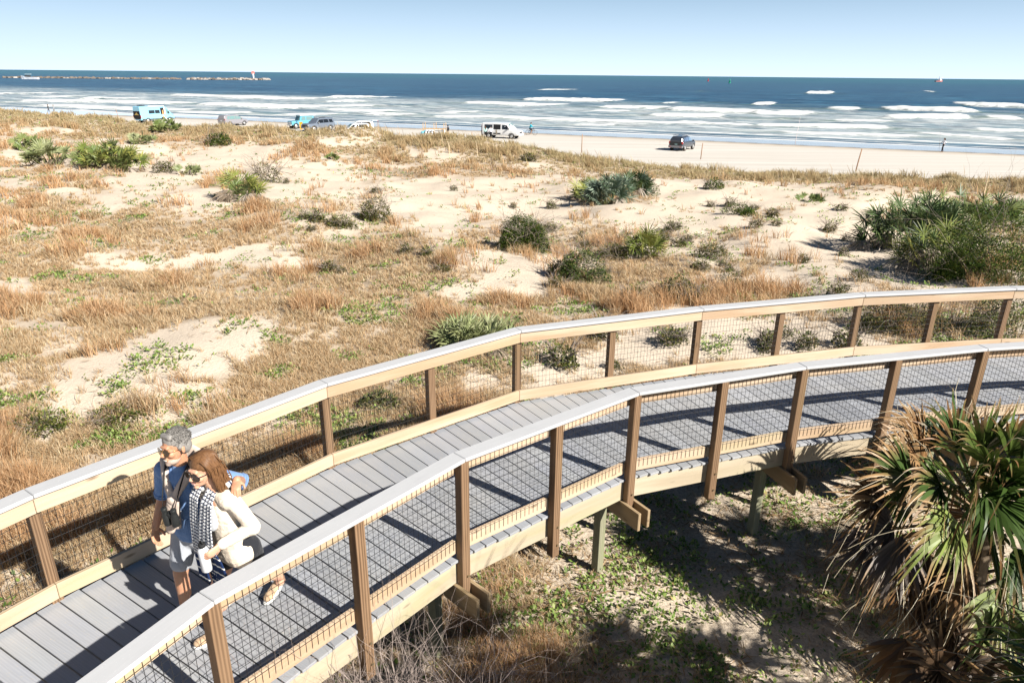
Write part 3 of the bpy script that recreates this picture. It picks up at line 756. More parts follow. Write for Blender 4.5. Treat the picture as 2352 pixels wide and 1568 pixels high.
def twigs(c, rx, ry, h, n, rad, col, seed=0, up=1.0, segs=4):
    r_ = random.Random(seed); V = []; Fc = []
    for i in range(n):
        a = r_.uniform(0, 2 * PI); q = math.sqrt(r_.random()) * .55
        p = Vector((c.x + math.cos(a) * rx * q, c.y + math.sin(a) * ry * q, 0)); p.z = float(hgt(p.x, p.y)) + h * r_.uniform(.0, .5)
        a2 = a + r_.uniform(-1.2, 1.2); L = h * r_.uniform(.5, 1.1)
        d = Vector((math.cos(a2) * r_.uniform(.2, 1.1), math.sin(a2) * r_.uniform(.2, 1.1), r_.uniform(.2, 1.1) * up)).normalized()
        rr_ = rad * r_.uniform(.5, 1.2)
        def grow(p, d, L, rr_, depth):
            for k in range(segs):
                nd = (d + Vector((r_.uniform(-.45, .45), r_.uniform(-.45, .45), r_.uniform(-.4, .25)))).normalized()
                q_ = p + nd * (L / segs); x = nd.orthogonal().normalized(); y = nd.cross(x); b = len(V)
                for pp, r1 in ((p, rr_), (q_, rr_ * .8)):
                    for u in range(3): V.append(tuple(pp + (x * math.cos(u * 2.094) + y * math.sin(u * 2.094)) * r1))
                for u in range(3): Fc.append((b + u, b + (u + 1) % 3, b + 3 + (u + 1) % 3, b + 3 + u))
                if depth and r_.random() < .75: grow(q_, (nd + Vector((r_.uniform(-1, 1), r_.uniform(-1, 1), r_.uniform(-.4, .8)))).normalized(), L * .5, rr_ * .6, depth - 1)
                p = q_; d = nd; rr_ *= .8
        grow(p, d, L, rr_, 1)
    V = np.array(V); C = np.tile(np.array(col), (len(V), 1)) * np.random.default_rng(seed).uniform(.75, 1.2, (len(V), 1))
    return V, np.array(Fc), C
DARKG = np.array([(.03, .065, .010), (.045, .095, .014), (.08, .145, .02), (.13, .19, .03), (.20, .22, .04)])
OLIVE = np.array([(.08, .10, .02), (.13, .15, .035), (.20, .20, .05), (.28, .22, .09), (.06, .09, .015)])
def size_at(p, wpx): return wpx * math.sqrt(p.x ** 2 + p.y ** 2 + (CAMZ - p.z) ** 2) / F
def shrub(px, py, wpx, hpx, label, pal=DARKG, twig=.35, group='shrubs on the dunes', dens=1.0, seed=0, name='shrub', lf=.055):
    p = ground_at(px, py); W_ = size_at(p, wpx) / 2; Hh = size_at(p, hpx) * 1.05
    p.y += W_ * .45; p.z = float(hgt(p.x, p.y))
    d = p.length; size = max(lf, d * .0022); n = int(min(14000, 6.5 * (W_ * W_ + W_ * Hh) / size ** 2 * dens) + 60)
    root = empty(name, (0, 0, 0), 0, label, 'shrub', group)
    rs = random.Random(seed + 5); parts = [leaf_mound(p, W_ * .85, W_ * .62, Hh, n // 2, size, pal, seed)]
    for k in range(6):
        a = rs.uniform(0, 2 * PI); q = rs.uniform(.35, .75); c2 = Vector((p.x + math.cos(a) * W_ * q, p.y + math.sin(a) * W_ * q * .8, 0)); c2.z = float(hgt(c2.x, c2.y)); f = rs.uniform(.3, .55)
        parts.append(leaf_mound(c2, W_ * f, W_ * f * .8, Hh * rs.uniform(.35, .85), n // 7, size, pal, seed + k + 1))
    V, Fc, C = merge(parts)
    np_mesh('foliage', V, Fc, M_shrub, C * .8, root)
    V, Fc, C = twigs(p, W_ * 1.1, W_ * .9, Hh * (1.0 + .25 * twig), int(6 + 40 * twig * min(2, W_)), max(.005, d * .00045), (.30, .25, .21), seed)
    np_mesh('branches', V, Fc, M_twig, C, root)
    return root
def fan(p, d, L, nl, spread, col, wd, droop=.25, r_=random, up=None, fold=.25):
    """one fan leaf: stem end p, axis d, leaflet length L; returns verts, quads, colours"""
    V = []; Fc = []; C = []
    d = Vector(d).normalized(); u = Vector(up) if up else Vector((0, 0, 1)); u = (u - d * u.dot(d))
    u = u.normalized() if u.length > .05 else d.orthogonal().normalized(); s_ = d.cross(u).normalized()
    for i in range(nl):
        f = (i / (nl - 1) - .5) * 2; a = f * spread
        ld = d * math.cos(a) + s_ * math.sin(a) + u * (fold * abs(f) + r_.uniform(-.10, .10)); ld.normalize()
        l = L * (1 - .25 * abs(f)) * r_.uniform(.82, 1.1); wv = ld.cross(u).normalized() * wd / 2 + u * r_.uniform(-.4, .4) * wd
        dr = droop * r_.uniform(.4, 1.6); q = []; tl = u * r_.uniform(-.05, .05)
        for k, (t_, ws) in enumerate(((.02, .25), (.30, 1), (.62, .9), (.85, .5), (1.0, .08))):
            c_ = p + ld * (l * t_) + tl * l * t_ + Vector((0, 0, -1)) * (dr * l * t_ ** 2.4); q += [c_ - wv * ws, c_ + wv * ws]
        b = len(V); V += q; g = r_.uniform(.78, 1.2); cc = col(i, r_) if callable(col) else col
        tip = (.36, .25, .13)
        for k in range(5):
            m = max(0, (k - 2.4) * .28) if r_.random() < .6 else 0
            C += [tuple((cc[j] * (1 - m) + tip[j] * m) * g for j in range(3))] * 2
        for k in range(4): Fc.append((b + 2 * k, b + 2 * k + 1, b + 2 * k + 3, b + 2 * k + 2))
    return V, Fc, C
def stem(p, q, r0, col):
    a = (q - p).normalized(); x = a.orthogonal().normalized(); y = a.cross(x); V = []
    for c_, r1 in ((p, r0), (q, r0 * .7)):
        for k in range(4): V.append(c_ + (x * math.cos(k * PI / 2) + y * math.sin(k * PI / 2)) * r1)
    return V, [(k, (k + 1) % 4, 4 + (k + 1) % 4, 4 + k) for k in range(4)], [col] * 8
def palmetto(px, py, wpx, hpx, label, cols, nf=16, dead=.25, seed=0, group='saw palmettos on the dunes', depth=.7, name='saw_palmetto'):
    r_ = random.Random(seed); p0 = ground_at(px, py); W_ = size_at(p0, wpx) / 2; Hh = size_at(p0, hpx)
    p0.y += W_ * depth * .6; p0.z = float(hgt(p0.x, p0.y)); dist = p0.length
    root = empty(name, (0, 0, 0), 0, label, 'palmetto', group)
    L = min(.70, max(.34, Hh * .46)); wd = max(.030, dist * .0013)
    live = ([], [], []); dry = ([], [], [])
    def put(S, o):
        b = len(S[0]); S[0].extend(o[0]); S[1].extend(tuple(i + b for i in f) for f in o[1]); S[2].extend(o[2])
    nf = int(nf * 1.9)
    for i in range(nf):
        q = math.sqrt(r_.random()); a = r_.uniform(0, 2 * PI)
        b = Vector((p0.x + math.cos(a) * W_ * q * .62, p0.y + math.sin(a) * W_ * q * depth * .62, 0)); b.z = float(hgt(b.x, b.y))
        hh = Hh * (1 - .45 * q * q) * r_.uniform(.15, .66)
        a2 = a + r_.uniform(-.7, .7); out = .25 + .75 * q
        e = b + Vector((math.cos(a2) * out * W_ * .30, math.sin(a2) * out * W_ * .30, hh))
        d = Vector((math.cos(a2) * (out + r_.uniform(-.2, .4)), math.sin(a2) * (out + r_.uniform(-.2, .4)) - .12, r_.uniform(.35, 1.15) * (1.25 - out * .6)))
        isdead = r_.random() < dead
        if isdead: d.z -= 1.1; e.z = b.z + hh * .45
        S = dry if isdead else live
        put(S, stem(b, e, max(.009, dist * .0004), (.20, .22, .08) if not isdead else (.28, .23, .18)))
        c = r_.choice([(.34, .27, .20), (.27, .21, .15), (.42, .36, .30)]) if isdead else r_.choice(cols)
        put(S, fan(e, d, L * r_.uniform(.8, 1.2), 13, 1.75 if not isdead else 1.0, c, wd, .12 if not isdead else .5, r_, up=(r_.uniform(-.5, .5), -.6, .8)))
    np_mesh('fronds', [tuple(v) for v in live[0]], live[1], M_frond, np.array(live[2]), root)
    if dry[0]: np_mesh('dry_fronds', [tuple(v) for v in dry[0]], dry[1], M_frond, np.array(dry[2]), root)
    return root
G1 = [(.17, .22, .07), (.22, .26, .09), (.13, .18, .05)]; BLUE = [(.17, .23, .17), (.25, .32, .24), (.10, .15, .09)]; YEL = [(.28, .28, .07), (.22, .25, .06), (.16, .20, .04)]
DK = [(.035, .065, .02), (.06, .10, .03), (.10, .15, .05)]; PALE = [(.28, .31, .14), (.34, .36, .19), (.22, .26, .11)]
palmetto(60, 346, 58, 32, 'small yellow-green palmetto clump behind another near the left edge', G1, 16, .15, 1)
palmetto(104, 382, 108, 56, 'grey-green palmetto clump with a dead skirt at the left edge', PALE, 34, .35, 2)
palmetto(240, 392, 128, 76, 'widest bright green palmetto clump on the left dunes', YEL + G1, 52, .12, 3)
palmetto(322, 331, 50, 28, 'pale palmetto just above the widest left clump', PALE, 14, .3, 4)
palmetto(378, 304, 66, 28, 'low olive palmetto clump below the blue camper van', G1, 18, .3, 5)
palmetto(425, 402, 56, 30, 'half-dry palmetto beside an olive shrub on the white slope', PALE, 14, .45, 6)
palmetto(550, 462, 84, 80, 'upright palmetto with a brown skirt casting a shadow on bare sand', YEL + G1, 26, .5, 7)
palmetto(762, 367, 26, 22, 'tiny lone palmetto in the grass left of the middle', G1, 6, .1, 8)
palmetto(1352, 462, 74, 76, 'dark green palmetto at the left of the blue-grey one', YEL + DK, 24, .3, 9)
palmetto(1400, 470, 104, 88, 'blue-grey palmetto clump in the centre of the dunes', BLUE, 40, .12, 10)
palmetto(1450, 450, 84, 70, 'green palmetto leaning right of the blue-grey one', DK + BLUE[:1], 22, .2, 11)
palmetto(1480, 592, 88, 72, 'yellow-green palmetto alone above the brown grass', YEL, 20, .15, 12)
palmetto(1098, 812, 172, 104, 'pale spiky palmetto right behind the far railing', PALE, 44, .12, 13)
palmetto(1862, 463, 50, 20, 'small palmetto at the edge of the grassy dune', G1, 9, .1, 14)
palmetto(2110, 570, 220, 135, 'dark palmetto thicket at the left of the big right-hand clump', DK, 60, .2, 15, depth=.6)
palmetto(2180, 618, 170, 120, 'green palmetto in front of the big right-hand thicket', YEL + DK, 40, .3, 16)
palmetto(2230, 530, 240, 100, 'palmetto thicket topping the big right-hand clump, pale leaf tips', DK + G1, 60, .2, 17, depth=.5)
palmetto(2390, 510, 90, 60, 'palmetto at the far right edge above the dark bush', DK, 18, .2, 18)
shrub(2290, 660, 230, 150, 'big glossy dark green bush at the right edge by the palmettos', DARKG, .25, dens=2.2, seed=1, lf=.045)
shrub(2215, 640, 110, 60, 'low dark bush at the foot of the right-hand palmettos', DARKG, .5, dens=1.6, seed=2)
shrub(1200, 578, 150, 76, 'broad glossy green shrub under a tangle of bare vines', DARKG, .9, dens=2.4, seed=3)
shrub(1342, 652, 128, 78, 'green shrub half covered by bare grey twigs, above the railing', DARKG + .02, 1.0, dens=1.5, seed=4)
shrub(862, 508, 84, 50, 'small green shrub with grey twigs on the white sand', OLIVE, .9, dens=1.3, seed=5)
shrub(780, 526, 66, 26, 'low flat olive shrub left of the twiggy one', OLIVE, .5, seed=6)
shrub(608, 420, 70, 40, 'grey twiggy shrub behind the upright palmetto', OLIVE, 1.0, dens=.5, seed=7)
shrub(495, 336, 66, 24, 'dark green low shrub below the grey minivan', DARKG, .4, seed=8)
shrub(372, 398, 50, 22, 'olive shrub beside the half-dry palmetto', OLIVE, .4, seed=9)
shrub(1700, 495, 84, 24, 'wide low dark green shrub right of the centre', DARKG, .4, seed=10)
shrub(1642, 436, 50, 24, 'round green shrub near the edge of the beach', DARKG, .3, seed=11)
shrub(1230, 545, 60, 24, 'pale twiggy shrub behind the broad glossy one', OLIVE, 1.0, dens=.4, seed=12)
shrub(1480, 450, 90, 36, 'dark shrub at the foot of the central palmettos', DARKG, .3, seed=13)
shrub(1560, 690, 110, 50, 'olive shrub in the brown grass beyond the railing', OLIVE, .8, seed=14)
shrub(1640, 600, 80, 36, 'dull green shrub in the brown grass right of the yellow palmetto', OLIVE, .7, seed=15)
shrub(1410, 600, 90, 34, 'twiggy grey-green shrub left of the yellow palmetto', OLIVE, .9, dens=.8, seed=16)
shrub(1215, 372, 40, 18, 'small grey shrub at the top of the grassy dune', OLIVE, .7, seed=17)
shrub(2080, 770, 190, 70, 'tangled brown-green bush behind the far railing at the right', OLIVE, 1.0, dens=1.0, seed=18)
shrub(2310, 780, 120, 80, 'bush behind the far railing in the right corner', OLIVE, .8, dens=1.0, seed=19)
shrub(1680, 660, 60, 40, 'brown twiggy tuft shrub above the railing', OLIVE, 1.0, dens=.5, seed=20)
shrub(60, 1010, 120, 44, 'grey-brown shrub at the left edge above the railing', OLIVE, 1.0, dens=.6, seed=21)
shrub(250, 985, 110, 40, 'spreading twiggy shrub on the sand beyond the couple', OLIVE, .9, dens=.6, seed=22)
shrub(870, 950, 110, 44, 'green leafed shrub seen through the far railing mesh', OLIVE + .02, .5, seed=23)

# small scrub tufts added to break the open sand like dark shadows: three shapes, copied
protos = [shrub(1500, 540, 34, 20, 'small dark scrub tuft added for shadow on the open sand right of the centre', OLIVE, .9, group='small scrub tufts added for shadows on the sand', dens=.9, seed=31 + k, name='shadow_scrub', lf=.03) for k in range(3)]
pc = ground_at(1500, 540); pc.y += size_at(pc, 34) / 2 * .45; pc.z = float(hgt(pc.x, pc.y)); r_ = random.Random(12); k = 0
def scat(n, x0, x1, y0, y1, lab):
    global k
    for i in range(n):
        q = ground_at(r_.uniform(x0, x1), r_.uniform(y0, y1)); o = protos[k % 3] if k < 3 else copy_tree(protos[k % 3]); k += 1
        o['label'] = lab; s_ = r_.uniform(.6, 1.35); o.scale = (s_, s_, s_ * r_.uniform(.7, 1.1))
        a = r_.uniform(0, 6.28); o.rotation_euler = (0, 0, a); v = Matrix.Rotation(a, 3, 'Z') @ Vector((pc.x * s_, pc.y * s_, 0)); o.location = (q.x - v.x, q.y - v.y, q.z - pc.z * o.scale[2])
scat(34, 1260, 2000, 470, 700, 'small dark scrub tuft added for shadow on the open sand right of the centre')
scat(14, 560, 1250, 400, 640, 'small scrub tuft added for shadow on the pale sand in the middle of the dunes')
scat(12, 1250, 2000, 740, 860, 'small scrub tuft added for shadow on the sand seen through the far railing')

# big bare twiggy bush in front of the near railing
p = Vector((-.78, 3.80, 0)); p.z = float(hgt(p.x, p.y))
tb = empty('twiggy_bush', (0, 0, 0), 0, 'tall bare grey-purple twiggy bush in front of the near railing at the bottom', 'bush')
V, Fc, C = twigs(p, 1.25, .60, 1.18, 820, .0064, (.46, .38, .34), 77, up=1.15, segs=5); np_mesh('branches', V, Fc, M_twig, C, tb)
V, Fc, C = leaf_mound(p, 1.2, .6, .9, 3600, .032, np.concatenate([OLIVE, OLIVE * 1.3]), 78, shell=.3); np_mesh('leaves', V, Fc, M_leaf, C, tb)
# ================================================================== cabbage palms in the near right corner
M_trunk = plain('palm_trunk', (.22, .17, .12), .9, .1, 0, .35, 9, .8, 25)
def ray_at(px, py, depth):
    d = fwd + cr * (px - 1176) / F - cu * (py - 784) / F
    return Vector(CP + d * depth)
GRN = (.055, .10, .02); GRN2 = (.10, .15, .03); LIME = (.19, .24, .06); BRN = (.24, .125, .05); TAN = (.34, .21, .10); GRY = (.13, .11, .10); DKB = (.08, .048, .026)
def big_fan(root, C, hub, axis, L, nl, spread, base, tip, seed, droop=.30, wd=.045, up=None, nm='frond', tipf=.45, fold=.3):
    r_ = random.Random(seed); V = []; Fc = []; CC = []
    d = Vector(axis).normalized(); u = Vector(up) if up else Vector((0, 0, 1)); u = u - d * u.dot(d)
    u = u.normalized() if u.length > .1 else d.orthogonal().normalized(); s_ = d.cross(u).normalized()
    def put(v, f, c): b = len(V); V.extend(v); Fc.extend(tuple(i + b for i in q) for q in f); CC.extend(c)
    put(*stem(C, hub, .022, GRN2 if base in (GRN, GRN2, LIME) else TAN))
    steps = (.0, .16, .36, .55, .70, .83, .93, 1.0); wid = (.25, .95, 1.0, .72, .5, .34, .2, .05)
    for i in range(nl):
        f = (i / (nl - 1) - .5) * 2; a = f * spread
        ld = d * math.cos(a) + s_ * math.sin(a) + u * (fold * abs(f) - .05 + r_.uniform(-.06, .06)); ld.normalize()
        l = L * (1 - .22 * abs(f)) * r_.uniform(.8, 1.1); wv = ld.cross(u).normalized()
        wv = (wv + u * r_.uniform(-.6, .6)).normalized() * wd / 2
        q = []; cc = []; bend = r_.uniform(.3, 1.9) * droop; curl = Vector((r_.uniform(-1, 1), r_.uniform(-1, 1), 0)) * .16 * l
        tp = tipf * r_.uniform(.5, 1.5); g = r_.uniform(.75, 1.25)
        for t_, ws in zip(steps, wid):
            k = max(0, t_ - .35); dz = bend * l * (k ** 1.8) * 2.2
            c_ = hub + ld * (l * (t_ - .35 * min(1, bend) * k ** 2)) + Vector((0, 0, -dz)) + curl * k * k
            q += [c_ - wv * ws, c_ + wv * ws]
            m = min(1, max(0, (t_ - (1 - tp)) / .22)) if tp > 0 else 0
            c1 = tuple((base[j] * (1 - m) + tip[j] * m) * g for j in range(3)); cc += [c1, c1]
        b = len(V); V.extend(q); CC.extend(cc)
        for k in range(len(steps) - 1): Fc.append((b + 2 * k, b + 2 * k + 1, b + 2 * k + 3, b + 2 * k + 2))
    # pale threads between the leaflets
    for i in range(nl // 5):
        a = r_.uniform(-spread, spread); ld = (d * math.cos(a) + s_ * math.sin(a) + u * r_.uniform(0, .4)).normalized()
        p = hub + ld * L * .5; q = []; v = ld * L * .16; wv = ld.cross(u).normalized() * .0022
        for k in range(5):
            q += [p - wv, p + wv]; p = p + v; v = v + Vector((r_.uniform(-.05, .05), r_.uniform(-.05, .05), -.05))
        b = len(V); V.extend(q); CC.extend([(.55, .48, .34)] * 10)
        for k in range(4): Fc.append((b + 2 * k, b + 2 * k + 1, b + 2 * k + 3, b + 2 * k + 2))
    return np_mesh(nm, [tuple(v) for v in V], Fc, M_frond, np.array(CC), root)
def img_dir(dx, dy, toward=.3): return Vector(cr * dx - cu * dy - fwd * toward)
def trunk(root, base, C, r0=.17):
    mb = MB(); pts = [base.lerp(C, k / 9) + Vector((.02 * math.sin(k), .02 * math.cos(k * 2), 0)) for k in range(10)]
    mb.tube(pts, [r0 * (1.25 if k == 0 else 1 - .02 * k) for k in range(10)], 14); tr_ = mb.build('trunk', M_trunk, root, True)
    mb = MB(); r_ = random.Random(4)
    n = int((C - base).length / .05)
    for k in range(n):
        a = k * 2.4; p = base.lerp(C, (k + 1) / (n + 1)); o = Vector((math.cos(a), math.sin(a), 0))
        mb.board(p + o * r0 * .8, p + o * (r0 + .10) + Vector((0, 0, .12)), .055, .018, taper=.7)
    bo_ = mb.build('boots', M_trunk, tr_); bo_['kind'] = 'stuff'
def palm(name, label, C, tr_r, fans, seed, nfill, Lf=.9):
    root = empty(name, (0, 0, 0), 0, label, 'palm tree'); r_ = random.Random(seed)
    b = Vector((C.x + .05, C.y + .05, float(hgt(C.x, C.y)) - .1)); trunk(root, b, C, tr_r)
    for i, (px, py, dep, dx, dy, tw, L, nl, sp, base, tip, tipf, droop) in enumerate(fans):
        hub = ray_at(px, py, dep); big_fan(root, C, hub, img_dir(dx, dy, tw), L, nl, sp, base, tip, seed * 50 + i, droop, up=img_dir(0, -.35, 1.0), tipf=tipf)
    for i in range(nfill):
        a = 2.4 * i + r_.uniform(-.3, .3); el = r_.uniform(-.75, 1.2); d = Vector((math.cos(a) * math.cos(el), math.sin(a) * math.cos(el), math.sin(el)))
        hub = C + d * r_.uniform(.45, .8); old = el < -.1
        base, tip = (r_.choice([DKB, GRY, BRN]), TAN) if old else (r_.choice([GRN, GRN, GRN2]), BRN)
        big_fan(root, C, hub, d + Vector((0, 0, -.25 if not old else -.9)), Lf * r_.uniform(.8, 1.1), 24, 1.35, base, tip, seed * 90 + i, .35 if not old else .15, nm='frond' if not old else 'dead_frond', tipf=.35)
    return root
D1 = 7.05
fans1 = [(2190, 1420, 6.6, -.6, 1, .3, .75, 26, .9, DKB, BRN, .4, .2), (2330, 1440, 6.3, .2, 1, .4, .8, 26, 1.0, GRN, TAN, .35, .25), (2150, 1360, 6.9, -1, .6, .2, .7, 24, .9, DKB, TAN, .4, .25), (2030, 1150, 7.1, -1, -.35, .3, .72, 26, .9, DKB, TAN, .6, .2), (2010, 1250, 7.2, -1, .2, .2, .62, 22, .9, GRY, TAN, .3, .3), (2120, 1000, 7.3, -.8, -.7, .2, .62, 22, .8, BRN, TAN, .7, .2),   # px, py, depth, image axis dx dy, toward, length, leaflets, half spread, colours, tip share, droop
 (2092, 1101, 7.0, -1, -.40, .35, .80, 26, .95, GRN, TAN, .55, .10), (2120, 1070, 7.2, -.75, -.8, .2, .70, 22, .8, BRN, TAN, .75, .10),
 (2195, 1040, 7.2, -.35, -1, .25, .72, 24, .8, GRN, BRN, .55, .18), (2250, 1040, 7.1, .0, -1, .35, .80, 26, .8, GRN2, TAN, .45, .22),
 (2316, 1045, 7.0, .4, -1, .4, .80, 26, .9, GRN2, BRN, .45, .25), (2160, 1115, 6.8, -.8, -.1, .55, .78, 24, 1.0, GRN, TAN, .5, .28),
 (2204, 1205, 6.6, -1, .30, .5, .85, 26, .9, LIME, TAN, .40, .30), (2053, 1213, 7.0, -1, -.12, .2, .62, 24, 1.1, GRY, GRY, .0, .25),
 (2072, 1230, 6.9, -.35, 1, .2, .80, 26, .75, GRY, TAN, .3, .15), (2121, 1262, 6.9, -.1, 1, .2, .78, 24, .8, DKB, BRN, .4, .15),
 (2267, 1136, 6.6, .3, .5, .8, .85, 26, 1.3, GRN, BRN, .3, .35), (2320, 1180, 6.5, .8, .1, .5, .8, 24, 1.2, GRN2, BRN, .3, .3),
 (2235, 1110, 6.7, -.3, -.5, .8, .8, 26, 1.3, GRN2, TAN, .45, .35), (2297, 1350, 6.3, -.45, 1, .45, .85, 26, .85, LIME, TAN, .35, .15),
 (2331, 1260, 6.4, .3, 1, .4, .8, 24, 1.0, GRN, BRN, .3, .2), (2190, 1290, 6.9, -.5, 1, .2, .8, 24, .8, DKB, TAN, .35, .2),
 (2240, 1330, 6.7, -.9, .5, .3, .7, 22, .8, BRN, TAN, .5, .3), (2350, 1090, 6.8, .8, -.6, .4, .8, 24, 1.0, GRN, TAN, .4, .3)]
palm('palm_tree', 'large shaggy palm beside the railing in the right corner, green fans with brown curling tips', ray_at(2265, 1190, 7.1), .17, fans1, 3, 16)
fans2 = [(2083, 1468, 5.55, -.15, 1, .5, .70, 30, 1.35, BRN, TAN, .5, .05), (2200, 1500, 5.4, .2, 1, .4, .7, 24, 1.2, DKB, BRN, .4, .1), (2260, 1470, 5.5, -.3, -.6, .5, .75, 26, 1.2, GRN, BRN, .4, .3), (2340, 1500, 5.4, .3, -.7, .5, .75, 26, 1.2, GRN, TAN, .3, .3), (2160, 1540, 5.3, -.8, -.3, .5, .7, 26, 1.2, DKB, TAN, .4, .3)]
palm('palm_tree', 'lower palm at the bottom edge, only its brown dead fan and dark fronds in view', Vector((3.75, 2.75, 4.55)), .17, fans2, 5, 26, 1.0)
for C_, sd_, n_, lb in (((5.2, 2.5, 5.9), 8, 18, 'palm outside the right corner, nearest to the shaded sand'), ((4.1, 2.0, 5.6), 9, 28, 'short palm below the bottom right corner'),
        ((7.8, 4.0, 6.4), 10, 22, 'tall palm right of the picture, shading the big corner palm'), ((4.4, 1.5, 7.3), 11, 24, 'tallest palm, close below the camera at the right'), ((3.6, 1.2, 6.3), 12, 26, 'palm below the camera casting shade at the bottom')):
    palm('palm_tree', lb, Vector(C_), .17, [], sd_, n_, 1.1)
# ================================================================== people
def skinmat(name, col, lips=None):
    t = NT(name); v = t.obj(); n = t.noise(v, 9, 3); n2 = t.noise(v, 120, 2)
    c = t.mix(t.ramp(n, [(.35, 0.0), (.7, .5)]), col, (min(1, col[0] * 1.08), col[1] * .78, col[2] * .72))
    t.bsdf(c, .48, .4, 0, t.bump(n2, .12, .002), **{'Subsurface Weight': .12, 'Subsurface Scale': .012}); return t.m
SK_M = skinmat('tanned_skin', (.56, .31, .19)); SK_W = skinmat('fair_skin', (.66, .40, .27)); SK_D = skinmat('legs_skin', (.50, .28, .17))
def cloth(name, col, weave=240, var=.12, rough=.85, folds=.5, fs=9):
    t = NT(name); v = t.obj(); n = t.noise(v, fs, 4, .6, .8); w_ = t.noise(v, weave, 2); m = t.noise(v, 3, 2)
    c = t.mix(w_, tuple(c * (1 - var) for c in col), tuple(min(1, c * (1 + var)) for c in col))
    h = t.math('ADD', n, t.math('MULTIPLY', w_, .06))
    t.bsdf(c, rough, .2, 0, t.bump(h, folds, .03), **{'Sheen Weight': .15}); return t.m
M_denim = cloth('blue_chambray', (.17, .29, .54), 300, .22, folds=.8, fs=11)
M_beige = cloth('beige_knit', (.66, .53, .44), 260, .08); M_cream = cloth('cream_knit', (.86, .74, .60), 170, .10, folds=.7, fs=8)
M_short = cloth('grey_shorts', (.40, .42, .46), 200); M_black = cloth('black_cloth', (.022, .024, .03), 200); M_strap = plain('black_strap', (.015, .015, .016), .7)
M_tee = cloth('pale_grey_top', (.55, .57, .60))
M_lens = plain('dark_lens', (.05, .025, .012), .06, .8); M_frame = plain('dark_frame', (.02, .015, .012), .25, .6)
M_gold = plain('gold_wire', (.5, .33, .12), .3, .5, 1); M_white = plain('white_enamel', (.82, .84, .88), .25, .5, 0, .02); M_teeth = plain('teeth', (.85, .82, .76), .3)
M_binoc = plain('black_rubber', (.02, .022, .022), .5, .4, 0, .2, 60, .3); M_lip = plain('lip', (.60, .25, .21), .45)
M_sole = plain('white_sole', (.85, .84, .80), .5); M_shoe = cloth('tan_canvas', (.55, .38, .24), 200); M_nail = plain('nail', (.75, .45, .40), .3)
def hairmat(name, a, b):
    t = NT(name); c = t.attr('Col').outputs['Color']; n = t.noise(t.obj(), 60, 3)
    t.bsdf(t.mix(n, a, b), .45, .4); return t.m
M_hairm = hairmat('grey_hair', (.11, .10, .09), (.42, .40, .375)); M_hairw = hairmat('brown_hair', (.055, .024, .012), (.26, .13, .055)); M_beard = hairmat('grey_beard', (.42, .30, .24), (.58, .46, .38))
t = NT('striped_scarf'); g = t.n('ShaderNodeSeparateXYZ'); t.l(t.attr('gp').outputs['Vector'], g.inputs[0])
wob = t.noise(t.obj(), 14, 2); ln = t.math('ADD', g.outputs[0], t.math('MULTIPLY', wob, .010))
fine = t.math('GREATER_THAN', t.math('FRACT', t.math('MULTIPLY', ln, 38)), .36)
wide = t.math('GREATER_THAN', t.math('FRACT', t.math('MULTIPLY', ln, 13)), .82)
c = t.mix(t.math('GREATER_THAN', g.outputs[0], .56), t.mix(fine, (.018, .03, .09), (.82, .82, .80)), t.mix(wide, (.012, .03, .10), (.80, .80, .76)))
t.bsdf(c, .85, .2, 0, t.bump(t.noise(t.obj(), 40, 3), .4, .01)); M_scarf = t.m

def xf(mb, sub, M):
    n = len(mb.v); mb.v += [tuple(M @ Vector(v)) for v in sub.v]; mb.f += [tuple(i + n for i in f) for f in sub.f]
    mb.gp += sub.gp; mb.col += sub.col; mb.mi += sub.mi
def headM(c, yaw, pitch, roll=0, s=1.0):
    return Matrix.Translation(c) @ Matrix.Rotation(yaw, 4, 'Z') @ Matrix.Rotation(pitch, 4, 'Y') @ Matrix.Rotation(roll, 4, 'X') @ Matrix.Scale(s, 4)
def head_prims(female=False):
    m = MB()
    m.ell((-.014, 0, .033), (.094, .074, .084)); m.ell((.030, 0, -.018), (.060, .058, .082)); m.ell((.035, 0, -.070), (.048, .047 if not female else .041, .036))
    m.ell((.074, 0, -.097), (.018, .020, .015)); m.cap((.080, -.030, .028), (.080, .030, .028), .0105, .0105)
    m.cap((.088, 0, .018), (.110, 0, -.020), .0075, .0105); m.ell((.101, 0, -.026), (.013, .016, .009))
    for s in (-1, 1):
        m.ell((.062, s * .038, -.022), (.026, .022, .024)); m.ell((-.006, s * .077, -.006), (.017, .008, .030), (0, 0, s * .25))
    m.ell((.090, 0, -.053), (.0095, .023, .0065)); m.ell((.087, 0, -.068), (.0095, .019, .0065))
    return m
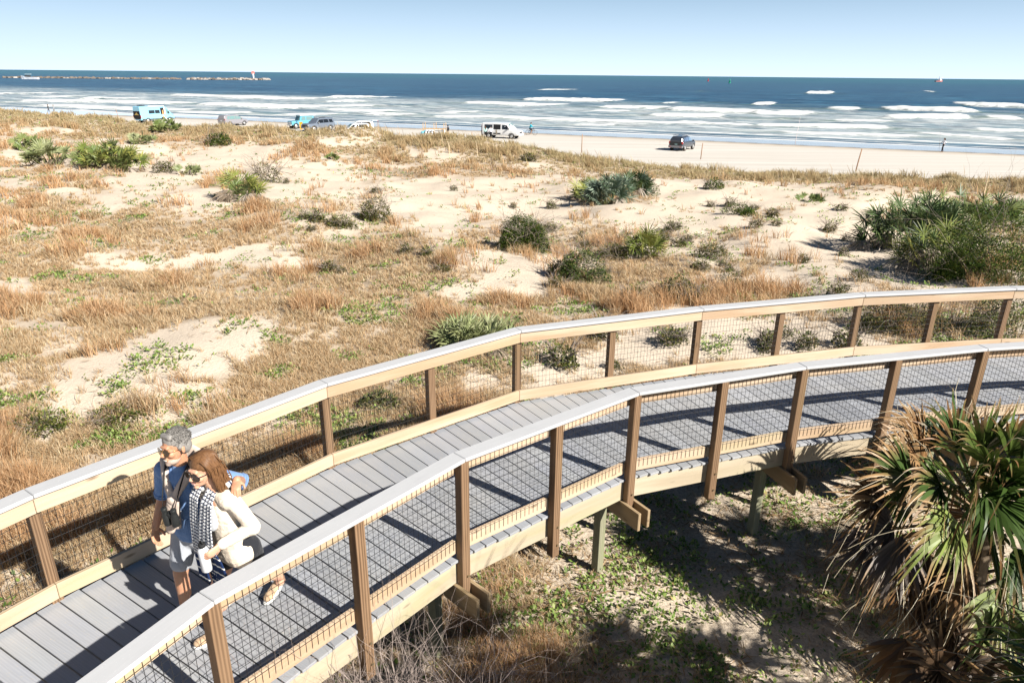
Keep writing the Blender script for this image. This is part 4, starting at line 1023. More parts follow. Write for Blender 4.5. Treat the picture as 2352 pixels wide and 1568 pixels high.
def hand(mb, w, d, nrm, size=1.0, curl=.5, thumb=1, spread=.12, curls=None):
    """wrist w, finger direction d, palm normal nrm (palm side), thumb side sign"""
    w = Vector(w); d = Vector(d).normalized(); nrm = Vector(nrm); nrm = (nrm - d * nrm.dot(d)).normalized(); s = d.cross(nrm).normalized() * thumb
    S = size
    mb.cap(w, w + d * .075 * S, .030 * S, .040 * S, flat=.42, fdir=nrm); mb.cap(w + d * .03 * S - s * .014 * S, w + d * .078 * S - s * .022 * S, .018 * S, .017 * S, flat=.7, fdir=nrm)
    tips = []
    for i, (o, l, r_) in enumerate(((.030, .072, .0088), (.010, .082, .0092), (-.011, .076, .0088), (-.030, .060, .0078))):
        p = w + d * .080 * S + s * o * S; cu_ = (curls[i] if curls else curl * (1 + .12 * i)); fd = (d + s * o * spread * 30 * .1).normalized()
        a = 0
        for k, f in enumerate((.45, .32, .25)):
            a += cu_ * (.7, 1.0, .7)[k]; v = fd * math.cos(a) + nrm * math.sin(a); q = p + v * (l * f * S)
            mb.cap(p, q, r_ * S * (1 - .08 * k), r_ * S * (1 - .08 * (k + 1)), n=10); p = q
        tips.append(p)
    p = w + d * .022 * S + s * .026 * S; v = (d * .62 + s * .62 + nrm * .35).normalized(); q = p + v * .042 * S
    mb.cap(p, q, .0125 * S, .0105 * S, n=10); v = (d * .85 + s * .15 + nrm * (.4 + curl * .4)).normalized(); mb.cap(q, q + v * .030 * S, .0102 * S, .0085 * S, n=10)
    return tips

def shades(root, M, female=False):
    fr = MB()
    for s in (-1, 1):
        ln = MB(); n = 18; V = []
        a_, b_ = (.029, .0235) if not female else (.032, .0245)
        for dz in (0, .004):
            for k in range(n):
                u = 2 * PI * k / n; y = math.cos(u) * a_; z = math.sin(u) * b_ + (-.006 * math.cos(u) * s if female else 0)
                if not female: z -= .004 * (1 if math.sin(u) < 0 else 0); y *= 1 - .12 * (math.sin(u) < 0)
                V.append((.103 - .012 * abs((s * .034 + y) / .06) ** 2 - dz + (.0 if abs(y) < 1 else 0), s * .035 + y, .006 + z))
        fs = [tuple(range(n)), tuple(reversed(range(n, 2 * n)))] + [(k, n + k, n + (k + 1) % n, (k + 1) % n) for k in range(n)]
        ln.add(V, fs); l2 = MB(); xf(l2, ln, M); l2.build('lens', M_lens, root, False)
        ring = V[:n] + V[:1]; fr.tube(ring, .0014 if not female else .0035, 6, cap=False)
        fr.tube([(.093, s * .062, .012), (.05, s * .078, .012), (-.005, s * .082, .006)], .0015 if not female else .0035, 6)
    fr.tube([(.104, -.010, .014), (.108, 0, .016), (.104, .010, .014)], .0016 if not female else .003, 6)
    if not female: fr.tube([(.102, -.022, .026), (.106, 0, .027), (.102, .022, .026)], .0013, 6)
    f2 = MB(); xf(f2, fr, M); f2.build('glasses_frame', M_gold if not female else M_frame, root, True)

def shoe(root, heel, toe, heel_up=0.0, w=.045, mt=None, name='shoe'):
    heel = Vector(heel); toe = Vector(toe); a = (toe - heel); L = a.length; a.normalize()
    m = MB(); m.cap(heel + a * .04 + Vector((0, 0, .052)), heel + a * (L - .05) + Vector((0, 0, .038)), w * .82, w * .95, flat=.62, fdir=(0, 0, 1)); m.cap(heel + a * .045 + Vector((0, 0, .05)), heel + a * .05 + Vector((0, 0, .085)), .036, .034)
    s_ = m.build(name, mt or M_shoe, root, remesh=.006)
    m = MB(); n = 20; V = []; sd_ = a.cross(Vector((0, 0, 1))).normalized(); upv = sd_.cross(a).normalized()
    for z in (0, .024):
        for k in range(n):
            u = 2 * PI * k / n; V.append(heel + a * (L / 2 + math.cos(u) * L / 2) + sd_ * (math.sin(u) * w * (1.0 + .1 * math.cos(u))) * min(1, 1.0) + upv * z)
    m.add(V, [tuple(reversed(range(n))), tuple(range(n, 2 * n))] + [(k, (k + 1) % n, n + (k + 1) % n, n + k) for k in range(n)]); m.build('sole', M_sole, s_, True)

HEAD = R(231)
# ------------------------------------------------------------------ the man
HEADM = R(258)
man = empty('person', (-2.43, 4.45, DECK), HEADM, 'grey-haired man in a blue shirt with binoculars, his arm round the woman', 'person')
WPOS = Vector((-2.07, 4.21, 0)); HEADW = R(236)
def w2m(p):   # a point in the woman's frame, seen from the man's
    a = Matrix.Rotation(HEADW, 3, 'Z') @ Vector(p) + WPOS - Vector((-2.38, 4.45, 0)); return Matrix.Rotation(-HEADM, 3, 'Z') @ a / .955
hc = Vector((.075, .035, 1.655)); HM = headM(hc, R(-18), R(2), R(3), 1.06)
b = MB(); xf(b, head_prims(), HM)
b.cap((.045, .02, 1.58), (.0, 0, 1.42), .056, .062); b.cap((0, -.155, 1.385), (0, .155, 1.385), .062, .062); b.cap((-.02, 0, 1.02), (.0, 0, 1.30), .135, .165, flat=.66, fdir=(1, 0, 0)); b.ell((-.02, 0, .95), (.12, .165, .12))
b.cap((-.03, -.195, 1.375), (-.06, -.265, 1.12), .052, .044); b.cap((-.06, -.265, 1.12), (.05, -.30, .88), .044, .029)
WR = w2m((-.13, .10, 1.385)); EL = Vector((-.20, .34, 1.235))
b.cap((-.03, .195, 1.375), EL, .052, .044); b.cap(EL, WR, .042, .030)
hand(b, (.05, -.30, .885), (.28, .04, -.95), (.1, 1, .1), 1.05, .42, -1)
hand(b, WR, w2m((-.04, .20, 1.35)) - WR, (.1, .1, -1), .94, .36, 1)
b.cap((-.02, -.09, .90), (.09, -.115, .50), .088, .058); b.cap((.09, -.115, .50), (.07, -.15, .10), .056, .036); b.cap((.075, -.12, .42), (.06, -.13, .28), .05, .046)
b.cap((-.02, .09, .90), (-.02, .08, .50), .088, .058); b.cap((-.02, .08, .50), (-.27, .06, .16), .056, .036); b.cap((-.05, .075, .44), (-.13, .07, .34), .05, .046)
body = b.build('body', SK_M, man, remesh=.0052, smooth_it=2)
m = MB(); m.ell((.040, 0, -.080), (.053, .0485, .036)); m.ell((.074, 0, -.098), (.021, .023, .017)); m.cap((.095, -.018, -.042), (.095, .018, -.042), .005, .005)
m2 = MB(); xf(m2, m, HM); m2.build('beard', M_beard, man, remesh=.006, smooth_it=1)
m = MB(); m.ell((.0955, 0, -.061), (.0045, .018, .0045)); m2 = MB(); xf(m2, m, HM); m2.build('teeth', M_teeth, man, True)
h = MB(); h.ell((-.022, 0, .052), (.098, .081, .080)); h.ell((-.050, 0, .0), (.062, .077, .075)); h.cap((.045, -.035, .098), (.045, .035, .098), .022, .022); h.ell((.0, .068, .02), (.028, .014, .035)); h.ell((.0, -.068, .02), (.028, .014, .035))
h2 = MB(); xf(h2, h, HM); hair = h2.build('hair', M_hairm, man, remesh=.007, smooth_it=1)
r_ = random.Random(3); st = MB()
for i in range(900):
    a = r_.uniform(-PI, PI); el = r_.uniform(-.2, PI / 2)
    d = Vector((math.cos(a) * math.cos(el), math.sin(a) * math.cos(el), math.sin(el)))
    if d.x > .55 and d.z < .55: continue
    p = Vector((-.022, 0, .052)) + Vector((d.x * .096, d.y * .079, d.z * .078)); v = Vector((.35 + r_.uniform(-.4, .4), .5 + r_.uniform(-.4, .4), .2 + r_.uniform(-.3, .3))); v = (v - d * v.dot(d) * .85 + d * .12).normalized()
    st.tube([p, p + v * .018, p + v * .030 + Vector((0, 0, -.004))], [.0026, .0022, .0006], 3, cap=False)
s2 = MB(); xf(s2, st, HM); s2.build('strands', M_hairm, hair, True)
shades(man, HM)
# shirt with rolled sleeves, collar, placket and buttons
m = MB(); m.cap((-.02, 0, .98), (-.005, 0, 1.31), .165, .182, flat=.72, fdir=(1, 0, 0)); m.cap((-.005, -.16, 1.385), (-.005, .16, 1.385), .074, .074); m.cap((-.02, 0, .90), (-.02, 0, 1.0), .175, .17, flat=.78, fdir=(1, 0, 0))
m.cap((-.03, -.195, 1.375), (-.055, -.262, 1.15), .070, .062); m.cap((-.03, .195, 1.375), Vector((-.03, .195, 1.375)).lerp(EL, .93), .070, .064); m.cap((.0, 0, 1.40), (.02, .01, 1.45), .075, .068)
sh = m.build('shirt', M_denim, man, remesh=.008, smooth_it=3)
m = MB()
for c_, d_ in (((-.057, -.263, 1.14), (-.1, -.25, -1)), (tuple(EL), tuple(EL - Vector((-.03, .195, 1.375))))):
    c_ = Vector(c_); d_ = Vector(d_).normalized()
    for k in range(2):
        x = d_.orthogonal().normalized(); y = d_.cross(x); pts = [c_ + d_ * (k * .022) + (x * math.cos(u * PI / 7) + y * math.sin(u * PI / 7)) * (.060 - .003 * k) for u in range(15)]
        m.tube(pts, .011, 6, cap=False)
    m.build('rolled_cuff', M_denim, sh, True); m = MB()

for s in (-1, 1):
    m = MB(); pts = [(-.05, s * .05, 1.50), (.0, s * .073, 1.485), (.055, s * .05, 1.455), (.092, s * .035, 1.395)]
    m.tube(pts, [.012, .014, .017, .004], 8, flat=1.0); m.build('collar', M_denim, sh, True)
for k in range(6):
    z = 1.34 - .075 * k; x = .118 if z > 1.2 else .108 + .0; m = MB(); m.ell((x + .012 - .003 * k, .012, z), (.004, .006, .006), n=8, m=5); m.build('button', M_white, sh, True)
# shorts
m = MB(); m.cap((-.02, 0, .86), (-.02, 0, .93), .165, .160, flat=.76, fdir=(1, 0, 0)); m.cap((-.02, -.09, .86), (.065, -.11, .60), .105, .088); m.cap((-.02, .09, .86), (-.018, .085, .60), .105, .088)
m.build('shorts', M_short, man, remesh=.009)
# sweater draped over the shoulders with hanging sleeves and a loose knot
m = MB(); pts = [(-.085, -.17, 1.42), (-.115, -.08, 1.47), (-.125, 0, 1.485), (-.115, .09, 1.47), (-.08, .18, 1.42)]
for i in range(4): m.cap(pts[i], pts[i + 1], .045, .045, flat=.6, fdir=(0, 0, 1))
for s in (-1, 1):
    q = [(-.07, s * .175, 1.43), (.0, s * .145, 1.465), (.07, s * .095, 1.42), (.128, s * .045, 1.325), (.150, s * .008, 1.25)]
    for i in range(4): m.cap(q[i], q[i + 1], (.042, .044, .040, .034)[i], (.044, .040, .034, .030)[i], flat=.7, fdir=(1, 0, 0))
m.cap((-.12, 0, 1.45), (-.15, 0, 1.15), .13, .15, flat=.25, fdir=(1, 0, 0))
m.ell((.158, -.005, 1.245), (.030, .042, .040)); m.cap((.160, -.02, 1.22), (.172, -.055, .985), .036, .040, flat=.55, fdir=(1, 0, 0)); m.cap((.155, .02, 1.22), (.158, .0, 1.02), .034, .036, flat=.55, fdir=(1, 0, 0))
m.build('draped_sweater', M_beige, man, remesh=.008, smooth_it=3)
# binoculars on a wide neck strap
bn = MB()
for s in (-1, 1):
    c_ = Vector((.218, s * .036 + .005, 1.135)); up_ = Vector((.10, s * .05, 1)).normalized()
    bn.tube([c_ - up_ * .075, c_ - up_ * .070, c_ - up_ * .035, c_ + up_ * .005, c_ + up_ * .03, c_ + up_ * .055, c_ + up_ * .058, c_ + up_ * .078], [.024, .030, .030, .029, .022, .020, .023, .021], 16)
bn.tube([(.222, -.03, 1.16), (.222, .04, 1.16)], .014, 10); bn.tube([(.222, .005, 1.13), (.222, .005, 1.19)], .012, 10)
bino = bn.build('binoculars', M_binoc, man, True, bevel=.002)
for s in (-1, 1):
    m = MB(); P = [(-.09, s * .05, 1.515), (-.02, s * .085, 1.52), (.06, s * .088, 1.47), (.135, s * .072, 1.37), (.190, s * .060, 1.27), (.214, s * .050, 1.20)]
    m.tube(P, [.022, .022, .020, .010, .006, .005], 8, flat=.35); m.build('strap', M_strap, bino, True)
shoe(man, (.02, -.155, 0), (.29, -.16, 0), mt=M_black); shoe(man, (-.36, .06, .09), (-.14, .065, .0), mt=M_black)

man.scale = (.955,) * 3; man.location.x += .05
# ------------------------------------------------------------------ the woman
wom = empty('person', (WPOS.x, WPOS.y, DECK), HEADW, 'woman in a cream sweater and striped scarf walking beside the grey-haired man', 'person')
hc = Vector((.045, .0, 1.53)); HW = headM(hc, R(8), R(6), R(-4), 1.02)
b = MB(); xf(b, head_prims(True), HW)
b.cap((.02, 0, 1.46), (-.02, 0, 1.33), .043, .050); b.cap((-.03, -.13, 1.30), (-.03, .13, 1.30), .050, .050); b.cap((-.05, 0, .98), (-.03, 0, 1.22), .115, .135, flat=.66, fdir=(1, 0, 0)); b.ell((-.10, 0, .86), (.115, .160, .13))
b.cap((-.04, -.16, 1.29), (-.13, -.25, 1.09), .043, .036); b.cap((-.13, -.25, 1.09), (-.16, -.34, 1.05), .036, .026)
b.cap((-.04, .165, 1.29), (-.11, .23, 1.06), .043, .037); b.cap((-.11, .23, 1.06), (.10, .13, .985), .037, .024)
W0 = Vector((.095, .14, .985))
hand(b, W0, (.95, -.12, -.34), (-.05, -1, .0), .90, .5, 1, curls=(.42, .45, .48, .52))
b.cap((-.13, -.07, .83), (.02, -.12, .45), .085, .054); b.cap((.02, -.12, .45), (.06, -.15, .09), .052, .031); b.cap((.0, -.125, .38), (.0, -.13, .27), .046, .042)
b.cap((-.15, .07, .83), (-.26, .0, .47), .085, .054); b.cap((-.26, .0, .47), (-.55, -.14, .17), .052, .031); b.cap((-.31, -.03, .42), (-.40, -.07, .33), .046, .042)
b.ell((.05, -.15, .07), (.045, .035, .04)); b.ell((-.54, -.14, .14), (.045, .035, .045))
b.build('body', SK_W, wom, remesh=.0052, smooth_it=2)
m = MB(); m.ell((.0965, 0, -.060), (.004, .017, .004)); m2 = MB(); xf(m2, m, HW); m2.build('teeth', M_teeth, wom, True)
m = MB(); m.ell((.095, 0, -.0535), (.006, .021, .0035)); m.ell((.0925, 0, -.068), (.006, .017, .004)); m2 = MB(); xf(m2, m, HW); m2.build('lips', M_lip, wom, True)
h = MB(); h.ell((-.022, 0, .050), (.100, .084, .080)); h.ell((-.055, 0, -.01), (.062, .080, .09)); h.cap((-.06, 0, -.02), (-.085, 0, -.13), .075, .065, flat=.8, fdir=(1, 0, 0))
h2 = MB(); xf(h2, h, HW); hair = h2.build('hair', M_hairw, wom, remesh=.008, smooth_it=1)
r_ = random.Random(9); st = MB()
for i in range(520):
    side = -1 if i % 2 else 1; u = r_.random()
    y0 = side * r_.uniform(.0, .03); x0 = .055 - .13 * u
    ph = r_.uniform(0, 6.28); amp = r_.uniform(.004, .013); L = r_.uniform(.22, .36) * (1 - .1 * u)
    # from the parting over the side of the head and down in waves
    ang = r_.uniform(.55, 1.0)
    pts = [Vector((x0, y0, .125 - 1.6 * abs(x0 + .02) ** 2 * 4))]
    sx = x0 * .9 - .012; sy = side * (.080 + .012 * r_.random()) * (1 if u < .8 else r_.uniform(.1, 1))
    pts.append(Vector((x0 * .95 - .005, side * .052, .112 - .15 * abs(x0)))); pts.append(Vector((sx - .004, sy * .95, .055)))
    n = 9
    for k in range(n):
        f = k / (n - 1)
        pts.append(Vector((sx - .02 - .055 * f + amp * math.sin(ph + 7 * f) , sy * (1 + .28 * f) + amp * math.cos(ph + 7 * f), .02 - L * f)))
    rad = [.003] + [.0042] * (len(pts) - 3) + [.003, .0012]
    st.tube(pts, rad, 4, cap=False)
s2 = MB(); xf(s2, st, HW); s2.build('locks', M_hairw, hair, True)
shades(wom, HW, True)
m = MB(); m.cap((-.07, 0, .88), (-.04, 0, 1.20), .150, .145, flat=.72, fdir=(1, 0, 0)); m.cap((-.035, -.125, 1.285), (-.035, .125, 1.285), .072, .072)
m.cap((-.04, -.16, 1.28), (-.13, -.25, 1.09), .072, .062); m.cap((-.045, .165, 1.28), (-.125, .235, 1.06), .058, .052); m.cap((-.125, .235, 1.06), (.075, .142, .992), .052, .040); m.ell((-.12, .235, 1.04), (.052, .048, .042))
m.cap((-.09, -.05, .80), (-.09, .06, .80), .128, .128, flat=.9, fdir=(1, 0, 0))
m.build('sweater', M_cream, wom, remesh=.009, smooth_it=3)
m = MB(); m.cap((.055, 0, 1.12), (.03, 0, 1.25), .085, .07, flat=.5, fdir=(1, 0, 0)); m.build('top', M_tee, wom, remesh=.009)
m = MB(); m.cap((-.12, 0, .80), (-.11, 0, .86), .168, .165, flat=.8, fdir=(1, 0, 0)); m.cap((-.13, -.075, .80), (-.06, -.10, .68), .100, .094); m.cap((-.15, .075, .80), (-.195, .045, .67), .105, .098)
m.build('shorts', M_black, wom, remesh=.009)
def ribbon(root, pts, w0, w1, name='scarf_end', side=(0, 1, 0), g0=0.0):
    """pleated hanging strip with thickness"""
    V = []; gp = []; Fc = []; n = 13; L = g0; pts = [Vector(p) for p in pts]; s0 = Vector(side)
    fine = []
    for i in range(len(pts) - 1):
        for k in range(5): fine.append(pts[i].lerp(pts[i + 1], k / 5))
    fine.append(pts[-1])
    for i, p in enumerate(fine):
        if i: L += (p - fine[i - 1]).length
        a = (fine[min(i + 1, len(fine) - 1)] - fine[max(i - 1, 0)]).normalized(); s_ = (s0 - a * s0.dot(a)).normalized(); nn = s_.cross(a).normalized()
        w = w0 + (w1 - w0) * i / len(fine)
        for k in range(n):
            u = k / (n - 1) - .5; z = math.sin(k * 1.9 + i * .12) * .006 * (1.2 - .6 * i / len(fine))
            V.append(p + s_ * (u * w) + nn * z); gp.append((L + .004 * math.sin(k * 1.9), u, 0))
    for i in range(len(fine) - 1):
        for k in range(n - 1): Fc.append((i * n + k, i * n + k + 1, (i + 1) * n + k + 1, (i + 1) * n + k))
    m = MB(); m.add(V, Fc, gp); o = m.build(name, M_scarf, root, True); so_ = o.modifiers.new('t', 'SOLIDIFY'); so_.thickness = .007; return o
m = MB(); P = []
for k in range(15):
    u = -.25 + k / 14 * (2 * PI - 2.1) + PI * .5 + .42
    P.append((-.035 + math.cos(u) * .085, math.sin(u) * .088, 1.375 - .02 * math.cos(u)))
m.tube(P, [.026 + .006 * math.sin(k * 2.1) for k in range(15)], 12, cap=True)
m.gp = [(math.atan2(v[1], v[0]) * .09 + .3, 0, 0) for v in m.v]; scarf = m.build('scarf', M_scarf, wom, True)
ribbon(scarf, [(.045, -.075, 1.385), (.095, -.085, 1.30), (.118, -.090, 1.12), (.130, -.085, .95), (.125, -.080, .78), (.12, -.075, .62)], .095, .13)
ribbon(scarf, [(.045, .070, 1.385), (.098, .062, 1.30), (.125, .050, 1.12), (.140, .045, .97), (.110, .06, .86), (.085, .07, .66)], .105, .24, g0=.08)
ribbon(scarf, [(.055, .050, 1.37), (.085, .03, 1.28), (.112, .015, 1.10), (.126, .010, .95), (.10, .0, .80), (.075, .0, .58)], .07, .10, g0=.3)
bpy.context.view_layer.update()
# bottle in her left hand: a thing of its own
bt = empty('water_bottle', (0, 0, 0), 0, 'white metal water bottle with black cap in the woman\'s hand', 'bottle')
Mw = Matrix.Translation((WPOS.x, WPOS.y, DECK)) @ Matrix.Rotation(HEADW, 4, 'Z')
bt.matrix_world = Mw @ Matrix.Scale(.98, 4) @ Matrix.Translation((.182, .074, .945)) @ Matrix.Rotation(.10, 4, 'Y') @ Matrix.Rotation(-.12, 4, 'X')
m = MB(); m.tube([(0, 0, -.135), (0, 0, -.131), (0, 0, .055), (0, 0, .072), (0, 0, .080), (0, 0, .092)], [.033, .036, .036, .030, .021, .021], 24); m.build('flask', M_white, bt, True, bevel=.001)
m = MB(); m.tube([(0, 0, .092), (0, 0, .115), (0, 0, .118)], [.024, .024, .018], 18); m.tube([(0, -.016, .115), (0, -.012, .138), (0, .012, .138), (0, .016, .115)], .004, 8); m.build('bottle_cap', M_strap, bt, True)
shoe(wom, (.015, -.143, 0), (.245, -.20, 0)); shoe(wom, (-.585, -.175, .085), (-.37, -.145, .0))

wom.scale = (.98, .98, .995)
# ------------------------------------------------------------------ small figures on the beach
CL = {}
def cmat(c, rough=.85):
    k = tuple(round(x, 3) for x in c)
    if k not in CL: CL[k] = plain('cloth', c, rough, .2)
    return CL[k]
def figure(loc, face, label, Hh=1.7, skin=(.45, .26, .17), top=(.8, .8, .8), legs=(.03, .03, .04), hair=(.05, .035, .025), J=None, long_hair=False, long_legs=True, shoe_c=None, group=None, hat=None, step=.12):
    root = empty('person', loc, face, label, 'person', group); s = Hh / 1.7
    j = dict(head=(.02, 0, 1.58), neck=(0, 0, 1.42), ls=(0, .17, 1.38), rs=(0, -.17, 1.38), le=(-.03, .22, 1.10), re=(-.03, -.22, 1.10), lh=(.06, .22, .86), rh=(.06, -.22, .86),
             hip=(0, 0, .90), lk=(step * .5, .09, .49), rk=(-step * .3, -.09, .49), la=(step, .10, .07), ra=(-step, -.10, .07)); j.update(J or {})
    j = {k: Vector(v) * s for k, v in j.items()}; hp = j['hip']; lh_ = hp + Vector((0, .09, 0)) * s; rh_ = hp - Vector((0, .09, 0)) * s
    b = MB(); b.ell(j['head'], (.095 * s, .078 * s, .118 * s), n=12, m=8); b.cap(j['head'], j['neck'], .05 * s, .055 * s, 10)
    b.cap(hp + Vector((0, 0, .1)) * s, j['neck'] - Vector((0, 0, .12)) * s, .12 * s, .14 * s, 10, flat=.68)
    for a, c_, d_ in (('ls', 'le', 'lh'), ('rs', 're', 'rh')):
        b.cap(j['neck'] - Vector((0, 0, .05)) * s, j[a], .06 * s, .05 * s, 8); b.cap(j[a], j[c_], .047 * s, .038 * s, 8); b.cap(j[c_], j[d_], .037 * s, .027 * s, 8)
        v = (j[d_] - j[c_]).normalized(); b.cap(j[d_], j[d_] + v * .08 * s, .032 * s, .026 * s, 8, flat=.5); b.cap(j[d_] + v * .07 * s, j[d_] + v * .15 * s, .024 * s, .015 * s, 8, flat=.5)
    for a, k, f in ((lh_, 'lk', 'la'), (rh_, 'rk', 'ra')):
        b.cap(a, j[k], .085 * s, .058 * s, 10); b.cap(j[k], j[f], .055 * s, .036 * s, 10); b.cap(j[f] - Vector((0, 0, .03)), j[f] + Vector((.15, 0, -.045)) * s, .035 * s, .028 * s, 8)
    b.build('body', cmat(skin, .6), root, remesh=.018, smooth_it=1)
    c_ = MB(); c_.cap(hp + Vector((0, 0, .06)) * s, j['neck'] - Vector((0, 0, .13)) * s, .16 * s, .165 * s, 12, flat=.72); c_.cap(j['ls'], j['rs'], .065 * s, .065 * s, 10)
    for a, k, w in (('ls', 'le', 'lh'), ('rs', 're', 'rh')): c_.cap(j[a], j[k], .065 * s, .055 * s, 8); c_.cap(j[k], j[k].lerp(j[w], .8), .053 * s, .042 * s, 8)
    c_.build('top', cmat(top), root, remesh=.02, smooth_it=1)
    c_ = MB(); c_.cap(hp - Vector((0, .03, 0)), hp + Vector((0, .03, .04)), .145 * s, .14 * s, 10, flat=.8)
    for a, k, f in ((lh_, 'lk', 'la'), (rh_, 'rk', 'ra')):
        if long_legs: c_.cap(a, j[k], .10 * s, .07 * s, 8); c_.cap(j[k], j[k].lerp(j[f], .88), .068 * s, .05 * s, 8)
        else: c_.cap(a, a.lerp(j[k], .75), .10 * s, .085 * s, 8)
    c_.build('trousers' if long_legs else 'shorts', cmat(legs), root, remesh=.02, smooth_it=1)
    h_ = MB(); h_.ell(j['head'] + Vector((-.02, 0, .03)) * s, (.098 * s, .086 * s, .105 * s), n=12, m=8)
    if long_hair: h_.cap(j['head'] + Vector((-.06, 0, 0)) * s, j['head'] + Vector((-.12, 0, -.32)) * s, .085 * s, .06 * s, 10)
    h_.build('hair', cmat(hair), root, remesh=.02, smooth_it=1)
    if hat:
        h_ = MB(); h_.ell(j['head'] + Vector((-.01, 0, .06)) * s, (.105 * s, .095 * s, .08 * s), n=12, m=8); h_.ell(j['head'] + Vector((.09, 0, .05)) * s, (.07 * s, .07 * s, .012 * s), n=12, m=6); h_.build('cap', cmat(hat), root, True)
    return root
def sand(x, y): return Vector((x, y, float(hgt(x, y))))
g = 'walkers at the far left end of the beach'
q = at(197 / 1.7415, 453 / 1.7415, 0); figure(sand(q.x, q.y), R(200), 'walker in dark clothes striding along the wet sand, the left one of two', 1.75, top=(.06, .06, .06), legs=(.08, .08, .09), step=.22)
q = at(219 / 1.7415, 455 / 1.7415, 0); figure(sand(q.x, q.y), R(200), 'walker in a grey jacket behind the dark-clothed one on the wet sand', 1.72, top=(.30, .31, .33), legs=(.22, .20, .18), step=.2)
q = at(1793 / 1.7415, 553 / 1.7415, 0); figure(sand(q.x, q.y), R(150), 'person in a black jacket and cap standing by the rental rack', 1.7, top=(.02, .02, .022), legs=(.35, .27, .2), long_legs=False, hat=(.03, .02, .02), step=.03)
q = at(1929 / 1.7415, 549 / 1.7415, 0); figure(sand(q.x, q.y), R(60), 'person in a white top reaching up at the rear of the white van', 1.7, top=(.78, .74, .80), legs=(.18, .12, .10), hair=(.35, .2, .12), J=dict(lh=(.25, .2, 1.75), le=(.16, .22, 1.45)), step=.05)
q = at(1942 / 1.7415, 555 / 1.7415, 0); figure(sand(q.x, q.y), R(100), 'person in a mint green top and black leggings at the back of the white van', 1.66, top=(.42, .62, .60), legs=(.02, .02, .022), hair=(.12, .06, .035), long_hair=True, step=.05)
q = at(1963 / 1.7415, 556 / 1.7415, 0); figure(sand(q.x, q.y), R(95), 'person in a white shirt and cap facing the open door of the white van', 1.68, top=(.80, .78, .84), legs=(.02, .02, .022), hat=(.1, .1, .11), J=dict(le=(-.02, .30, 1.12), re=(-.02, -.30, 1.12), lh=(.05, .16, .98), rh=(.05, -.16, .98)), step=.06)
q = at(3768 / 1.7415, 609 / 1.7415, 0); q = sand(q.x, q.y)
fisher = figure(q, R(160), 'angler with long dark hair, white top and black leggings at the water edge', 1.68, top=(.80, .80, .86), legs=(.018, .015, .02), long_hair=True, J=dict(rh=(.42, -.05, 1.0), re=(.22, -.16, 1.15), lh=(-.02, .2, .98), le=(-.15, .30, 1.15), lk=(.08, .10, .48), rk=(.0, -.10, .48)), step=.1)
m = MB(); m.tube([(0, 0, -1.0), (0, 0, -.2)], .014, 6); rod = m.build('fishing_rod', plain('rod_handle', (.5, .45, .45), .5), None, True); m = MB(); m.tube([(0, 0, -.2), (.05, 0, 1.0), (.15, 0, 2.4)], [.014, .010, .005], 6); m.build('rod_tip', plain('rod_grey', (.35, .35, .38), .5), rod, True)
m = MB(); m.tube([(.03, -.03, .0), (.03, .03, .0)], .04, 10); m.build('reel', M_binoc, rod, True)
tag(rod, 'long thin fishing rod held upright by the angler', 'fishing rod'); rod.location = q + Vector((-.43, .14, 1.02)); rod.rotation_euler = (0, R(6), R(180 - 20))
